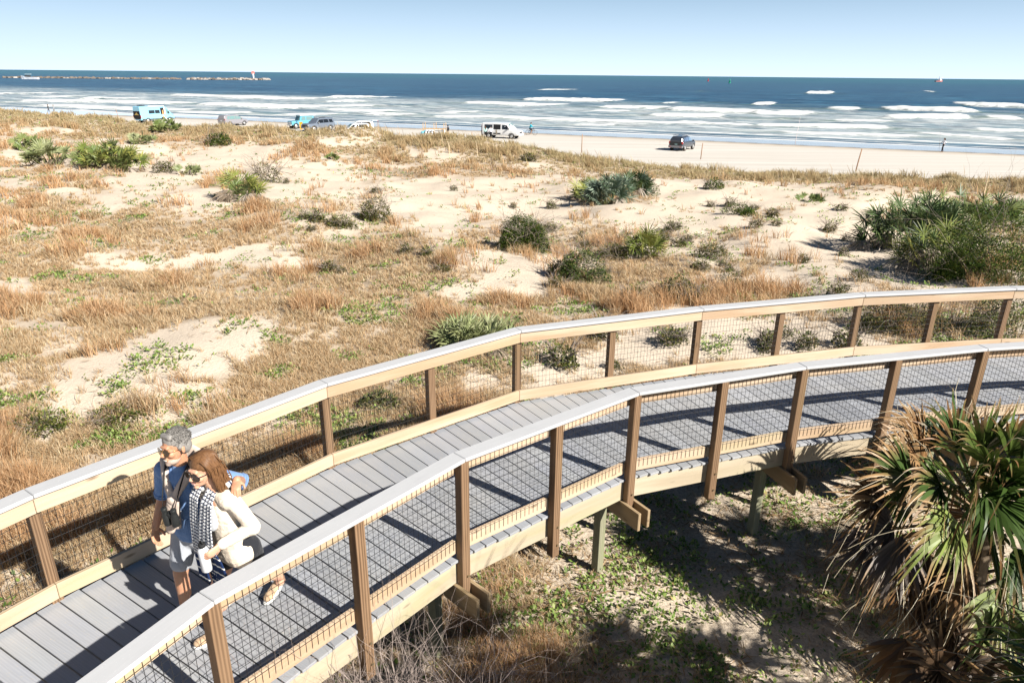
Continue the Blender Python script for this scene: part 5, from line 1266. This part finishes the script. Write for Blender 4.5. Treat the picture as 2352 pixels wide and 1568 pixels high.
# ================================================================== vehicles on the beach
def paint(name, col, rough=.28, metal=.0): return plain(name, col, rough, .5, metal, .05, 3, **{'Coat Weight': .6, 'Coat Roughness': .08})
M_glass = plain('tinted_glass', (.012, .016, .02), .05, .8); M_glassg = plain('green_glass', (.16, .27, .27), .06, .8); M_tyre = plain('tyre', (.05, .045, .04), .85, .2); M_rim = plain('alloy', (.50, .50, .50), .35, .5, .6)
M_red = plain('tail_lamp', (.45, .015, .012), .2); M_clear = plain('lamp_glass', (.75, .75, .75), .12); M_plast = plain('grey_plastic', (.05, .05, .055), .6); M_amber = plain('amber_lamp', (.75, .22, .03), .2)
M_dark = plain('shade_and_door_black', (.012, .012, .014), .9)  # near-black stands in for shade inside openings; also colours the camper's rear doors
def vehicle(name, label, loc, face, st, paintm, sides, front, rear, wheels, wr=.36, glass=None, cat='car', extra=None, group=None, lower=None):
    """st: stations (x, half width, z bottom, z belt, z top, half width top)"""
    glass = glass or M_glass
    root = empty(name, loc, face, label, cat, group)
    m = MB(); V = []; Fc = []
    for (x, w, zb, zm, zt, wt) in st:
        ring = [(0, zb), (w * .80, zb), (w * .97, zb + .10), (w, zb + (zm - zb) * .45), (w * .985, zm - .04), (w * .96, zm), ((w * .96 + wt) / 2 + .01, (zm + zt) / 2), (wt, zt - .05 * min(1, (zt - zm) * 3)), (wt * .90, zt), (0, zt + .02)]
        V += [(x, y, z) for y, z in ring] + [(x, -y, z) for y, z in reversed(ring[1:-1])]
    n = 18
    for i in range(len(st) - 1):
        for k in range(n): Fc.append((i * n + k, i * n + (k + 1) % n, (i + 1) * n + (k + 1) % n, (i + 1) * n + k))
    Fc.append(tuple(range(n))); b = (len(st) - 1) * n; Fc.append(tuple(reversed([b + k for k in range(n)])))
    Fc = [tuple(reversed(f)) for f in Fc]
    m.add(V, Fc); body = m.build('body', paintm, root, False, bevel=.02)
    X = [s[0] for s in st]
    def ys(x, z):
        w = np.interp(x, X, [s[1] for s in st]); zm = np.interp(x, X, [s[3] for s in st]); zt = np.interp(x, X, [s[4] for s in st]); wt = np.interp(x, X, [s[5] for s in st])
        if z <= zm: return float(w)
        f = min(1, (z - zm) / max(.05, zt - zm)); return float(w * .96 * (1 - f) + wt * f + .012 * (1 - abs(2 * f - 1)) + .01)
    for nm, pts, mt in sides:
        for s in (-1, 1) if not nm.startswith('R_') else (-1,):
            o = [(x, s * (ys(x, z) + .012), z) for x, z in pts]; i_ = [(x, s * (ys(x, z) - .05), z) for x, z in pts]; k = len(pts)
            m = MB(); fs = [tuple(range(k)), tuple(reversed(range(k, 2 * k)))] + [(j, k + j, k + (j + 1) % k, (j + 1) % k) for j in range(k)]
            m.add(o + i_, fs); m.build(nm.replace('R_', ''), mt or glass, root)
    def slab(nm, q, mt, th=.02):
        q = [Vector(p) for p in q]; nn = (q[1] - q[0]).cross(q[2] - q[0]).normalized() * th; m = MB(); m.add([p + nn * .6 for p in q] + [p - nn for p in q], [(0, 1, 2, 3), (7, 6, 5, 4), (0, 4, 5, 1), (1, 5, 6, 2), (2, 6, 7, 3), (3, 7, 4, 0)]); m.build(nm, mt, root)
    for nm, x0, z0, w0, x1, z1, w1, mt in front + rear:
        slab(nm, [(x0, -w0, z0), (x0, w0, z0), (x1, w1, z1), (x1, -w1, z1)], mt or glass)
    for (x, yw) in wheels:
        for s in (-1, 1):
            m = MB(); c_ = Vector((x, s * yw, wr)); m.tube([c_ - Vector((0, .11, 0)), c_ - Vector((0, .10, 0)), c_ + Vector((0, .10, 0)), c_ + Vector((0, .11, 0))], [wr * .93, wr, wr, wr * .93], 22); tw = m.build('wheel', M_tyre, root, True, bevel=.01)
            m = MB(); m.tube([c_ + Vector((0, s * .09, 0)), c_ + Vector((0, s * .125, 0))], [wr * .64, wr * .58], 18); m.build('rim', M_rim, tw, True)
            if lower is None:
                m = MB(); pts = [(x + math.cos(PI * k / 10) * (wr + .07), s * (yw + .095), wr + math.sin(PI * k / 10) * (wr + .07)) for k in range(11)]; m.tube(pts, .035, 6); m.build('wheel_arch', M_plast, root, True)
    for nm, c_, d_, mt in (extra or []):
        m = MB(); m.box(c_, d_); m.build(nm, mt, root, bevel=.012)
    return root
def beach(px, py): q = at(px / 1.7415, py / 1.7415, 0); return sand(q.x, q.y)
P_white = paint('white_paint', (.80, .80, .80)); P_blue = paint('sky_blue_paint', (.27, .58, .76)); P_grey = paint('grey_paint', (.26, .25, .27)); P_silver = paint('silver_blue_paint', (.20, .235, .29), .25, .3); P_dark = paint('dark_blue_grey_paint', (.05, .062, .085), .25, .2); P_teal = paint('turquoise_paint', (.13, .40, .52))
# white passenger van with open sliding door
VAN = [(-2.78, .92, .50, 1.18, 1.90, .78), (-2.70, .99, .42, 1.2, 2.06, .84), (-1.0, 1.0, .40, 1.2, 2.10, .86), (.75, 1.0, .40, 1.2, 2.09, .86), (1.05, 1.0, .40, 1.2, 2.0, .82), (1.85, 1.0, .40, 1.16, 1.27, .86), (2.55, .97, .42, 1.03, 1.12, .84), (2.78, .90, .48, .90, .98, .80)]
vehicle('passenger_van', 'white passenger van with its sliding door open on the beach', beach(2010, 553), R(-22), VAN, P_white,
    [('window', [(-2.35, 1.27), (-1.15, 1.27), (-1.15, 1.83), (-2.35, 1.83)], None), ('R_door_shade', [(-.98, .58), (.10, .58), (.10, 1.88), (-.98, 1.88)], M_dark), ('R_seat', [(-.62, .62), (-.38, .62), (-.48, 1.2), (-.60, 1.2)], plain('seat', (.32, .27, .2))), ('window', [(.32, 1.25), (1.42, 1.25), (1.0, 1.80), (.32, 1.84)], None)],  # dark slab on the solid side paints the shade of the open doorway
    [('windscreen', 1.80, 1.28, .80, 1.08, 1.98, .74, M_glassg)], [('rear_window', -2.79, 1.25, .70, -2.74, 1.85, .66, None)], [(-1.75, .90), (1.75, .90)], .36, cat='van',
    extra=[('headlight', (2.76, -.70, .86), (.08, .24, .16), M_clear), ('headlight', (2.76, .70, .86), (.08, .24, .16), M_clear), ('turn_signal', (2.74, -.84, .74), (.10, .16, .10), M_amber), ('turn_signal', (2.74, .84, .74), (.10, .16, .10), M_amber), ('grille', (2.79, 0, .84), (.05, 1.0, .22), M_plast), ('bumper', (2.82, 0, .56), (.14, 1.86, .20), P_white), ('mirror', (1.25, -1.10, 1.35), (.12, .20, .24), M_plast), ('mirror', (1.25, 1.10, 1.35), (.12, .20, .24), M_plast), ('door_handle', (-1.08, -1.02, 1.12), (.05, .03, .14), M_plast)])
# tall blue camper van
SPR = [(-3.45, .90, .50, 1.35, 2.60, .80), (-3.35, .99, .42, 1.35, 2.72, .85), (0, 1.0, .42, 1.35, 2.76, .86), (1.55, 1.0, .42, 1.3, 2.72, .84), (1.9, 1.0, .42, 1.3, 2.52, .80), (2.85, .99, .42, 1.2, 1.48, .84), (3.3, .95, .42, 1.0, 1.22, .80), (3.48, .86, .48, .80, 1.0, .75)]
bv = vehicle('camper_van', 'tall sky-blue camper van with graphics on its rear and the side door open', beach(622, 489), R(64), SPR, P_blue,
    [('window', [(-1.75, 1.5), (-.60, 1.5), (-.60, 2.05), (-1.75, 2.05)], M_glass), ('window', [(-.50, 1.5), (.45, 1.5), (.45, 2.05), (-.50, 2.05)], M_glass), ('R_door_shade', [(.62, .62), (1.35, .62), (1.35, 2.4), (.62, 2.4)], M_dark), ('R_cabinet', [(.9, .70), (1.2, .70), (1.15, 2.0), (.98, 2.0)], plain('orange_wood', (.75, .36, .12))), ('R_door_frame', [(1.37, .5), (1.62, .5), (1.55, 2.5), (1.37, 2.5)], P_white), ('window', [(1.8, 1.42), (2.6, 1.36), (2.1, 2.05), (1.8, 2.12)], M_glassg), ('sill', [(-3.2, .46), (3.1, .46), (3.1, .66), (-3.2, .66)], M_plast)],  # the side doorway is a dark slab, its inner shade put into the colour
    [('windscreen', 2.78, 1.55, .80, 1.98, 2.44, .74, M_glass)], [('rear_doors', -3.475, .62, .86, -3.455, 1.95, .80, M_dark), ('rear_graphic', -3.50, 1.30, .55, -3.485, 1.75, -.10, plain('ochre_decal', (.5, .36, .12)))], [(-2.1, .90), (2.35, .90)], .37, cat='van',
    extra=[('tail_light', (-3.42, -.93, 1.05), (.10, .10, .5), M_red), ('tail_light', (-3.42, .93, 1.05), (.10, .10, .5), M_red), ('awning', (-.2, -.90, 2.70), (3.2, .16, .14), P_white), ('roof_vent', (-2.4, 0, 2.84), (.9, .9, .12), M_plast), ('bumper', (3.46, 0, .58), (.16, 1.8, .26), M_plast), ('mirror', (2.1, -1.12, 1.6), (.12, .2, .34), M_plast)])
# grey minivan seen from behind
MIN = [(-2.45, .80, .45, 1.0, 1.30, .68), (-2.30, .93, .32, 1.05, 1.66, .66), (-1.9, .96, .30, 1.05, 1.74, .68), (.2, .97, .28, 1.03, 1.76, .70), (.6, .97, .28, 1.0, 1.66, .68), (1.5, .96, .28, .96, 1.06, .78), (2.2, .92, .30, .86, .92, .74), (2.45, .80, .38, .68, .74, .66)]
vehicle('minivan', 'grey minivan parked behind the grassy dune, right of the blue camper', beach(935, 503), R(62), MIN, P_grey,
    [('window', [(-1.95, 1.1), (-1.45, 1.1), (-1.45, 1.58), (-1.75, 1.58)], M_glassg), ('window', [(-1.35, 1.1), (-.35, 1.1), (-.35, 1.6), (-1.35, 1.6)], M_glassg), ('window', [(-.25, 1.1), (1.2, 1.06), (.55, 1.52), (-.25, 1.6)], M_glassg)],
    [('windscreen', 1.42, 1.08, .76, .64, 1.62, .64, None)], [('rear_window', -2.43, 1.08, .68, -2.31, 1.60, .60, M_glassg)], [(-1.5, .86), (1.5, .86)], .34,
    extra=[('tail_light', (-2.40, -.76, 1.05), (.10, .26, .16), M_red), ('tail_light', (-2.40, .76, 1.05), (.10, .26, .16), M_red), ('licence_plate', (-2.46, 0, .85), (.02, .32, .16), M_clear), ('mirror', (.95, -1.03, 1.12), (.1, .16, .14), P_grey)])
# large silver SUV with a roof rack, facing left
SUV = [(-2.50, .92, .55, 1.15, 1.45, .76), (-2.38, 1.0, .45, 1.18, 1.80, .78), (-2.0, 1.02, .42, 1.18, 1.88, .80), (.0, 1.02, .42, 1.16, 1.90, .82), (.45, 1.02, .42, 1.15, 1.84, .80), (1.15, 1.01, .42, 1.14, 1.22, .88), (2.25, .99, .42, 1.06, 1.14, .86), (2.55, .93, .46, .96, 1.04, .82)]
sv = vehicle('suv', 'large silver-blue sport utility with roof rails facing left behind the dune', beach(1275, 524), R(233), SUV, P_silver,
    [('window', [(-2.15, 1.24), (-1.45, 1.24), (-1.35, 1.70), (-2.0, 1.70)], None), ('window', [(-1.3, 1.24), (-.35, 1.22), (-.35, 1.72), (-1.2, 1.72)], None), ('window', [(-.28, 1.22), (.95, 1.2), (.42, 1.70), (-.28, 1.72)], None)],
    [('windscreen', 1.10, 1.24, .84, .48, 1.80, .74, M_glassg), ('grille', 2.56, .62, .62, 2.55, .98, .62, M_plast)], [('rear_window', -2.51, 1.2, .72, -2.42, 1.7, .66, None)], [(-1.55, .92), (1.55, .92)], .40,
    extra=[('headlight', (2.52, -.76, .95), (.1, .26, .15), M_clear), ('headlight', (2.52, .76, .95), (.1, .26, .15), M_clear), ('bumper', (2.58, 0, .52), (.14, 1.8, .2), P_silver), ('mirror', (.75, 1.12, 1.27), (.14, .2, .2), M_rim), ('mirror', (.75, -1.12, 1.27), (.14, .2, .2), M_rim), ('roof_rail', (-.8, .66, 1.98), (2.2, .05, .05), M_plast), ('roof_rail', (-.8, -.66, 1.98), (2.2, .05, .05), M_plast), ('roof_bar', (-.3, 0, 2.0), (.06, 1.4, .04), M_plast), ('roof_bar', (-1.4, 0, 2.0), (.06, 1.4, .04), M_plast)])
# vintage turquoise off-roader with a white roof
FJ = [(-1.95, .80, .50, 1.20, 1.24, .78), (-1.9, .84, .50, 1.20, 1.95, .76), (.35, .84, .50, 1.20, 1.97, .76), (.62, .84, .50, 1.18, 1.24, .78), (1.85, .80, .50, 1.10, 1.16, .74), (1.95, .76, .52, 1.02, 1.08, .72)]
vehicle('off_roader', 'vintage turquoise off-roader with a white roof, half hidden behind the silver sport utility', beach(1206, 514), R(222), FJ, P_teal,
    [('window', [(-1.7, 1.3), (-.6, 1.3), (-.6, 1.82), (-1.7, 1.82)], M_glassg), ('window', [(-.45, 1.3), (.28, 1.3), (.15, 1.82), (-.45, 1.82)], M_glassg)],
    [('windscreen', .66, 1.32, .66, .42, 1.82, .64, M_glassg)], [('rear_window', -1.96, 1.3, .6, -1.94, 1.8, .58, None)], [(-1.2, .74), (1.25, .74)], .40,
    extra=[('roof', (-.85, 0, 2.03), (2.75, 1.72, .10), P_white), ('headlight', (1.96, -.5, .88), (.06, .2, .2), M_clear), ('headlight', (1.96, .5, .88), (.06, .2, .2), M_clear), ('grille', (1.97, 0, .88), (.04, .66, .24), P_white), ('bumper', (2.1, 0, .58), (.14, 1.6, .16), P_white)])
# hatchback with its tailgate up, and a smaller white car before it
HB = [(-2.15, .78, .42, .95, 1.10, .70), (-2.0, .90, .32, 1.0, 1.50, .64), (-1.6, .92, .30, 1.0, 1.58, .66), (0, .93, .28, .98, 1.62, .68), (.45, .92, .28, .96, 1.50, .66), (1.2, .91, .28, .94, 1.00, .74), (2.0, .86, .30, .80, .86, .70), (2.2, .76, .36, .66, .72, .64)]
hb = vehicle('estate_car', 'white estate car with dark windows and its tailgate raised', beach(1440, 527), R(190), HB, P_white,
    [('window', [(-1.8, 1.05), (-.4, 1.05), (-.4, 1.48), (-1.55, 1.48)], None), ('window', [(-.32, 1.05), (1.0, 1.03), (.42, 1.40), (-.32, 1.48)], None)], [('windscreen', 1.15, 1.03, .72, .50, 1.48, .62, M_glassg)], [('boot_shade', -2.12, .75, .66, -2.02, 1.40, .58, M_dark), ('tailgate', -2.85, 1.62, .64, -1.95, 1.60, .64, P_white)], [(-1.35, .82), (1.35, .82)], .33,  # boot is a dark slab standing for the shade under the raised tailgate
    extra=[('tail_light', (-2.82, -.5, 1.55), (.1, .3, .14), M_red), ('tail_light', (-2.82, .5, 1.55), (.1, .3, .14), M_red)])
vehicle('white_car', 'small white car parked in front of the estate car, mostly behind dune grass', beach(1422, 540), R(205), HB, P_white,
    [('window', [(-1.8, 1.05), (-.4, 1.05), (-.4, 1.48), (-1.55, 1.48)], M_glass), ('window', [(-.32, 1.05), (1.0, 1.03), (.42, 1.40), (-.32, 1.48)], M_glass)], [('windscreen', 1.15, 1.03, .72, .50, 1.48, .62, M_glassg)], [('rear_window', -2.14, 1.0, .62, -2.02, 1.42, .56, None)], [(-1.35, .82), (1.35, .82)], .33,
    extra=[('headlight', (2.12, -.6, .72), (.08, .24, .12), M_clear), ('headlight', (2.12, .6, .72), (.08, .24, .12), M_clear)])
# dark sport utility driving away
DS = [(-2.22, .82, .48, 1.0, 1.22, .70), (-2.05, .92, .36, 1.05, 1.55, .66), (-1.75, .94, .34, 1.05, 1.68, .66), (-.2, .94, .34, 1.03, 1.72, .68), (.3, .94, .34, 1.0, 1.62, .66), (1.0, .93, .34, .98, 1.06, .76), (1.95, .88, .36, .92, .98, .72), (2.22, .78, .42, .76, .84, .66)]
vehicle('suv', 'dark blue-grey sport utility with red tail lamps driving away on the open sand', beach(2728, 600), R(56), DS, P_dark,
    [('window', [(-1.75, 1.12), (-1.2, 1.12), (-1.2, 1.52), (-1.55, 1.55)], plain('blue_glass', (.10, .15, .24), .05)), ('window', [(-1.12, 1.12), (-.25, 1.12), (-.25, 1.58), (-1.12, 1.56)], plain('blue_glass', (.10, .15, .24), .05)), ('window', [(-.18, 1.12), (.85, 1.08), (.30, 1.50), (-.18, 1.58)], plain('blue_glass', (.14, .22, .32), .05))],
    [('windscreen', .95, 1.08, .74, .34, 1.60, .64, None)], [('rear_window', -2.21, 1.06, .72, -2.02, 1.56, .60, M_glass), ('tailgate', -2.255, .66, .70, -2.235, 1.04, .74, plain('black_tailgate', (.03, .03, .032), .3))], [(-1.32, .80), (1.32, .80)], .36,
    extra=[('tail_light', (-2.17, -.80, .98), (.14, .16, .30), M_red), ('tail_light', (-2.17, .80, .98), (.14, .16, .30), M_red), ('licence_plate', (-2.28, -.05, .80), (.02, .34, .17), M_glassg), ('bumper', (-2.24, 0, .52), (.18, 1.76, .24), P_grey), ('reflector', (-2.335, -.66, .52), (.02, .2, .07), M_red), ('reflector', (-2.335, .66, .52), (.02, .2, .07), M_red), ('mirror', (.72, -1.06, 1.12), (.12, .2, .16), M_plast), ('mirror', (.72, 1.06, 1.12), (.12, .2, .16), M_plast), ('roof_rail', (-.9, .58, 1.76), (1.7, .04, .05), M_rim), ('roof_rail', (-.9, -.58, 1.76), (1.7, .04, .05), M_rim)])

# bins beside the silver car
def bin_(px, py, col, label):
    m = MB(); p = beach(px, py); root = empty('bin', p, R(10), label, 'bin')
    m.tube([(0, 0, .05), (0, 0, .06), (0, 0, 1.0), (0, 0, 1.04), (0, 0, 1.1)], [.22, .24, .31, .33, .30], 4); o = m.build('drum', plain('bin_plastic', col, .5), root); o.rotation_euler = (0, 0, R(45))
    m = MB(); m.box((0, 0, 1.12), (.52, .52, .06)); m.build('lid', plain('bin_lid', tuple(c * .9 for c in col), .5), root, bevel=.01)
bin_(1206, 520, (.85, .42, .02), 'orange-yellow bin in front of the silver sport utility'); bin_(1186, 516, (.06, .13, .45), 'blue bin standing left of the orange-yellow one')

# bicycle and rider
q = beach(2125, 541); bk = empty('bicycle', q, R(-12), 'black step-through bicycle ridden along the beach', 'bicycle')
for x in (-.53, .55):
    m = MB(); m.tube([(x + math.cos(k * PI / 14) * .34, 0, .35 + math.sin(k * PI / 14) * .34) for k in range(29)], .022, 6, cap=False); wh = m.build('wheel', M_tyre, bk, True)
    m = MB()
    for k in range(9): a = k * PI / 9; m.tube([(x + math.cos(a) * .33, 0, .35 + math.sin(a) * .33), (x - math.cos(a) * .33, 0, .35 - math.sin(a) * .33)], .003, 3)
    m.build('spokes', M_rim, wh)
m = MB()
for a, b in (((-.53, 0, .35), (-.08, 0, .30)), ((-.53, 0, .35), (-.20, 0, .72)), ((-.08, 0, .30), (-.22, 0, .86)), ((-.08, 0, .30), (.38, 0, .86)), ((-.14, 0, .5), (.36, 0, .92)), ((.36, 0, 1.02), (.55, 0, .35)), ((-.75, .0, .75), (-.25, 0, .75))): m.tube([a, b], .022, 8)
m.build('bike_frame', M_frame, bk, True)
m = MB(); m.tube([(.30, -.28, 1.08), (.36, -.1, 1.04), (.36, .1, 1.04), (.30, .28, 1.08)], .014, 6); m.build('handlebar', M_frame, bk, True)
m = MB(); m.ell((-.24, 0, .90), (.13, .08, .035)); m.build('saddle', M_strap, bk, True)
figure(q + Vector((-.20, .04, .0)), R(-12), 'cyclist in a turquoise top riding the bicycle beside the white van', 1.7, top=(.03, .38, .50), legs=(.02, .02, .025), hat=(.08, .05, .05),
    J=dict(head=(.16, 0, 1.70), neck=(.10, 0, 1.52), ls=(.08, .17, 1.46), rs=(.08, -.17, 1.46), le=(.28, .22, 1.25), re=(.28, -.22, 1.25), lh=(.46, .22, 1.12), rh=(.46, -.22, 1.12), hip=(-.02, 0, .95), lk=(.34, .10, .72), rk=(.28, -.10, .62), la=(.16, .10, .38), ra=(.10, -.10, .20)), long_legs=False)

# rental rack of white rolled umbrellas
q = beach(1742, 561); rk = empty('rental_rack', q, R(-6), 'wooden rental rack on a trailer holding rolled umbrellas, behind the tall dune grass', 'rack')
M_rw = plain('rack_wood', (.55, .38, .22), .8)
for x in (-1.5, -.0, 1.35):
    for y in (-.7, .7): m = MB(); m.board((x, y, .35), (x, y, 2.25), .09, .09, up=(1, 0, 0)); m.build('upright', M_rw, rk)
for y in (-.7, .7):
    for z in (.45, 1.45): m = MB(); m.board((-1.9, y, z), (1.5, y, z), .05, .10); m.build('rail', M_rw, rk)
for y in (-.55, .55): m = MB(); m.tube([(.2, y - .1, .3), (.2, y + .1, .3)], .3, 18); m.build('wheel', M_tyre, rk, True)
m = MB(); m.box((.75, -.3, .98), (1.3, .5, .8)); m.build('panel', M_white, rk, bevel=.03)
r_ = random.Random(5)
for k in range(9):
    x = -1.25 + (k % 3) * .42 + .1 * (k // 3); z = .72 + (k // 3) * .27; o = MB(); o.tube([(x, -.85, z), (x, -.80, z), (x, .8, z), (x, .85, z)], [.10, .14, .14, .10], 12)
    u = o.build('rolled_umbrella', M_white, None, True); u.location = q; u.rotation_euler = (0, 0, R(-6)); tag(u, 'white rolled beach umbrella stacked in the rental rack', 'umbrella', 'white rolled umbrellas in the rental rack')
o = MB(); o.tube([(-1.62, -.85, .95), (-1.62, -.8, .95), (-1.62, .8, .95)], [.16, .22, .22], 14); u = o.build('rolled_float', plain('cyan_float', (.03, .50, .75), .5), None, True); u.location = q; u.rotation_euler = (0, 0, R(-6)); tag(u, 'bright cyan rolled float at the left end of the rental rack', 'float')

# marker stakes
def stake(px, py, h_, lean, label, r0=.05, col=(.30, .19, .12)):
    m = MB(); m.tube([(0, 0, -.3), (lean * h_ * .5, 0, h_ * .5), (lean * h_, 0, h_)], [r0, r0, r0 * .9], 8); m.add([(0, 0, 0)], []) if False else None
    o = m.build('stake', woodish, None, True); o.location = beach(px, py); tag(o, label, 'stake', 'wooden stakes marking the driving lane'); return o
woodish = plain('stake_wood', (.36, .22, .14), .85, .2, 0, .3)
stake(2326, 614, 2.1, .0, 'tall straight wooden stake on open sand left of the dark sport utility')
stake(2802, 640, 1.7, .04, 'wooden stake just right of the dark sport utility')
stake(3421, 689, 2.1, .12, 'leaning reddish stake near the right-hand grassy dune', .06)
stake(1888, 572, 1.35, .0, 'short stake left of the white van near the people'); stake(1515, 531, 1.4, -.04, 'stake right of the white cars'); stake(474, 474, 1.6, -.12, 'stake left of the blue camper van')
m = MB(); m.tube([(0, 0, -.2), (0, 0, .6), (.15, 0, 3.6)], [.03, .03, .012], 6); o = m.build('rod_holder', plain('pink_rod', (.75, .62, .60), .5), None, True); o.location = beach(3181, 577); tag(o, 'thin pale fishing rod standing in a holder at the water line', 'fishing rod')

# ================================================================== jetty, beacon, boats, buoys
M_rock = plain('jetty_rock', (.20, .165, .135), .85, .2, 0, .4, 1.5, .5, 3); M_rock2 = plain('pale_rock', (.42, .38, .34), .85, .2, 0, .35, 1.5)
def rocks(name, label, x0, y0, x1, y1, n, sz, pale=.0, zh=.6):
    r_ = random.Random(n); a = at(x0 / 1.7415, y0 / 1.7415, WATER_Z); b = at(x1 / 1.7415, y1 / 1.7415, WATER_Z); m = MB()
    for i in range(n):
        f = (i + r_.random()) / n; p = a.lerp(b, f); s = sz * r_.uniform(.5, 1.3)
        p += Vector((r_.uniform(-2, 2), r_.uniform(-5, 5), r_.uniform(-.3, zh)))
        E = Matrix.Rotation(r_.uniform(0, 6), 3, 'Z') @ Matrix.Rotation(r_.uniform(-.6, .6), 3, 'X'); V = []
        for c_ in ((-1, -1, -1), (1, -1, -1), (1, 1, -1), (-1, 1, -1), (-1, -1, 1), (1, -1, 1), (1, 1, 1), (-1, 1, 1)):
            V.append(p + E @ Vector([c_[k] * s * r_.uniform(.55, 1.1) * (1.0, .9, .6)[k] for k in range(3)]))
        m.add(V, [(0, 3, 2, 1), (4, 5, 6, 7), (0, 1, 5, 4), (1, 2, 6, 5), (2, 3, 7, 6), (3, 0, 4, 7)], mi=1 if r_.random() < pale else 0)
    o = m.build(name, [M_rock, M_rock2], None, bevel=.15); tag(o, label, 'jetty', None, 'stuff')
rocks('jetty_rocks', 'dark rocks of the long jetty low on the sea at the left', 30, 312, 718, 318, 420, 1.7, .12)
rocks('jetty_rocks', 'paler higher rocks at the seaward end of the jetty under the beacon', 755, 319, 1075, 321, 330, 1.7, .45, 1.2)
q = at(1015 / 1.7415, 319 / 1.7415, WATER_Z); bc = empty('beacon', q, 0, 'white channel beacon with a red top on the end of the jetty', 'beacon')
m = MB(); m.tube([(0, 0, 0), (0, 0, 6.5)], [1.0, .8], 10); m.build('tower', M_white, bc, True); m = MB(); m.box((0, 0, 7.8), (3.6, .4, 3.2)); m.build('day_mark', plain('faded_red', (.85, .30, .25), .6), bc); m = MB(); m.tube([(0, 0, 9.4), (0, 0, 10.4)], .5, 8); m.build('lamp', M_clear, bc, True)
def boat(px, py, L, face, label, hull, extra):
    q = at(px / 1.7415, py / 1.7415, WATER_Z); root = empty('motor_boat', q, face, label, 'boat'); V = []; Fc = []
    St = [(-.5, .9, .0), (-.3, 1, .0), (0, 1, .02), (.3, .75, .08), (.45, .35, .16), (.5, .03, .2)]; w = L * .15; h_ = L * .11
    for x, f, zz in St:
        V += [(x * L, -w * f, h_ + zz * L * .5), (x * L, -w * f * .7, -.3), (x * L, w * f * .7, -.3), (x * L, w * f, h_ + zz * L * .5)]
    for i in range(5):
        for k in range(4): Fc.append((i * 4 + k, (i + 1) * 4 + k, (i + 1) * 4 + (k + 1) % 4, i * 4 + (k + 1) % 4))
    Fc += [(0, 1, 2, 3), (23, 22, 21, 20)]; m = MB(); m.add(V, Fc); m.build('hull', hull, root)
    for nm, c_, d_, mt in extra: m = MB(); m.box(c_, d_); m.build(nm, mt, root, bevel=.05)
    return root
boat(120, 317.5, 16, R(185), 'white motor boat with a canopy passing in front of the jetty', M_white, [('cabin', (1.5, 0, 2.9), (4, 2.6, 1.6), M_plast), ('canopy', (.8, 0, 4.6), (5.0, 3.2, .3), plain('pale_canopy', (.6, .72, .75))), ('windscreen', (3.6, 0, 3.0), (.2, 2.6, 1.2), M_glass)])
sb = boat(3755, 328, 26, R(20), 'distant fishing trawler with outriggers on the horizon at the right', plain('red_hull', (.55, .2, .18), .5), [('cabin', (4, 0, 5.0), (6, 5, 4), M_white), ('mast', (-1, 0, 9), (.6, .6, 9), M_plast)])
for s in (-1, 1): m = MB(); m.tube([(-1, 0, 5), (-1 + s * 20, s * 6, 12)], .35, 6); m.build('outrigger', M_white, sb, True)
def buoy(px, py, col, label, cone):
    q = at(px / 1.7415, py / 1.7415, WATER_Z); b = empty('buoy', q, 0, label, 'buoy')
    m = MB(); m.tube([(0, 0, -.3), (0, 0, .9)], [1.6, 1.6], 12); m.build('float', plain('buoy_paint', col, .4), b, True)
    m = MB(); m.tube([(0, 0, .9), (0, 0, 4.2), (0, 0, 5.2)], [1.1, .7, .05 if cone else .7], 10); m.build('mark', plain('buoy_paint', col, .4), b, True)
buoy(2832, 326, (.5, .02, .03), 'red channel buoy far out near the horizon', True); buoy(2918, 333, (.02, .35, .2), 'green channel buoy far out right of the red one', False)
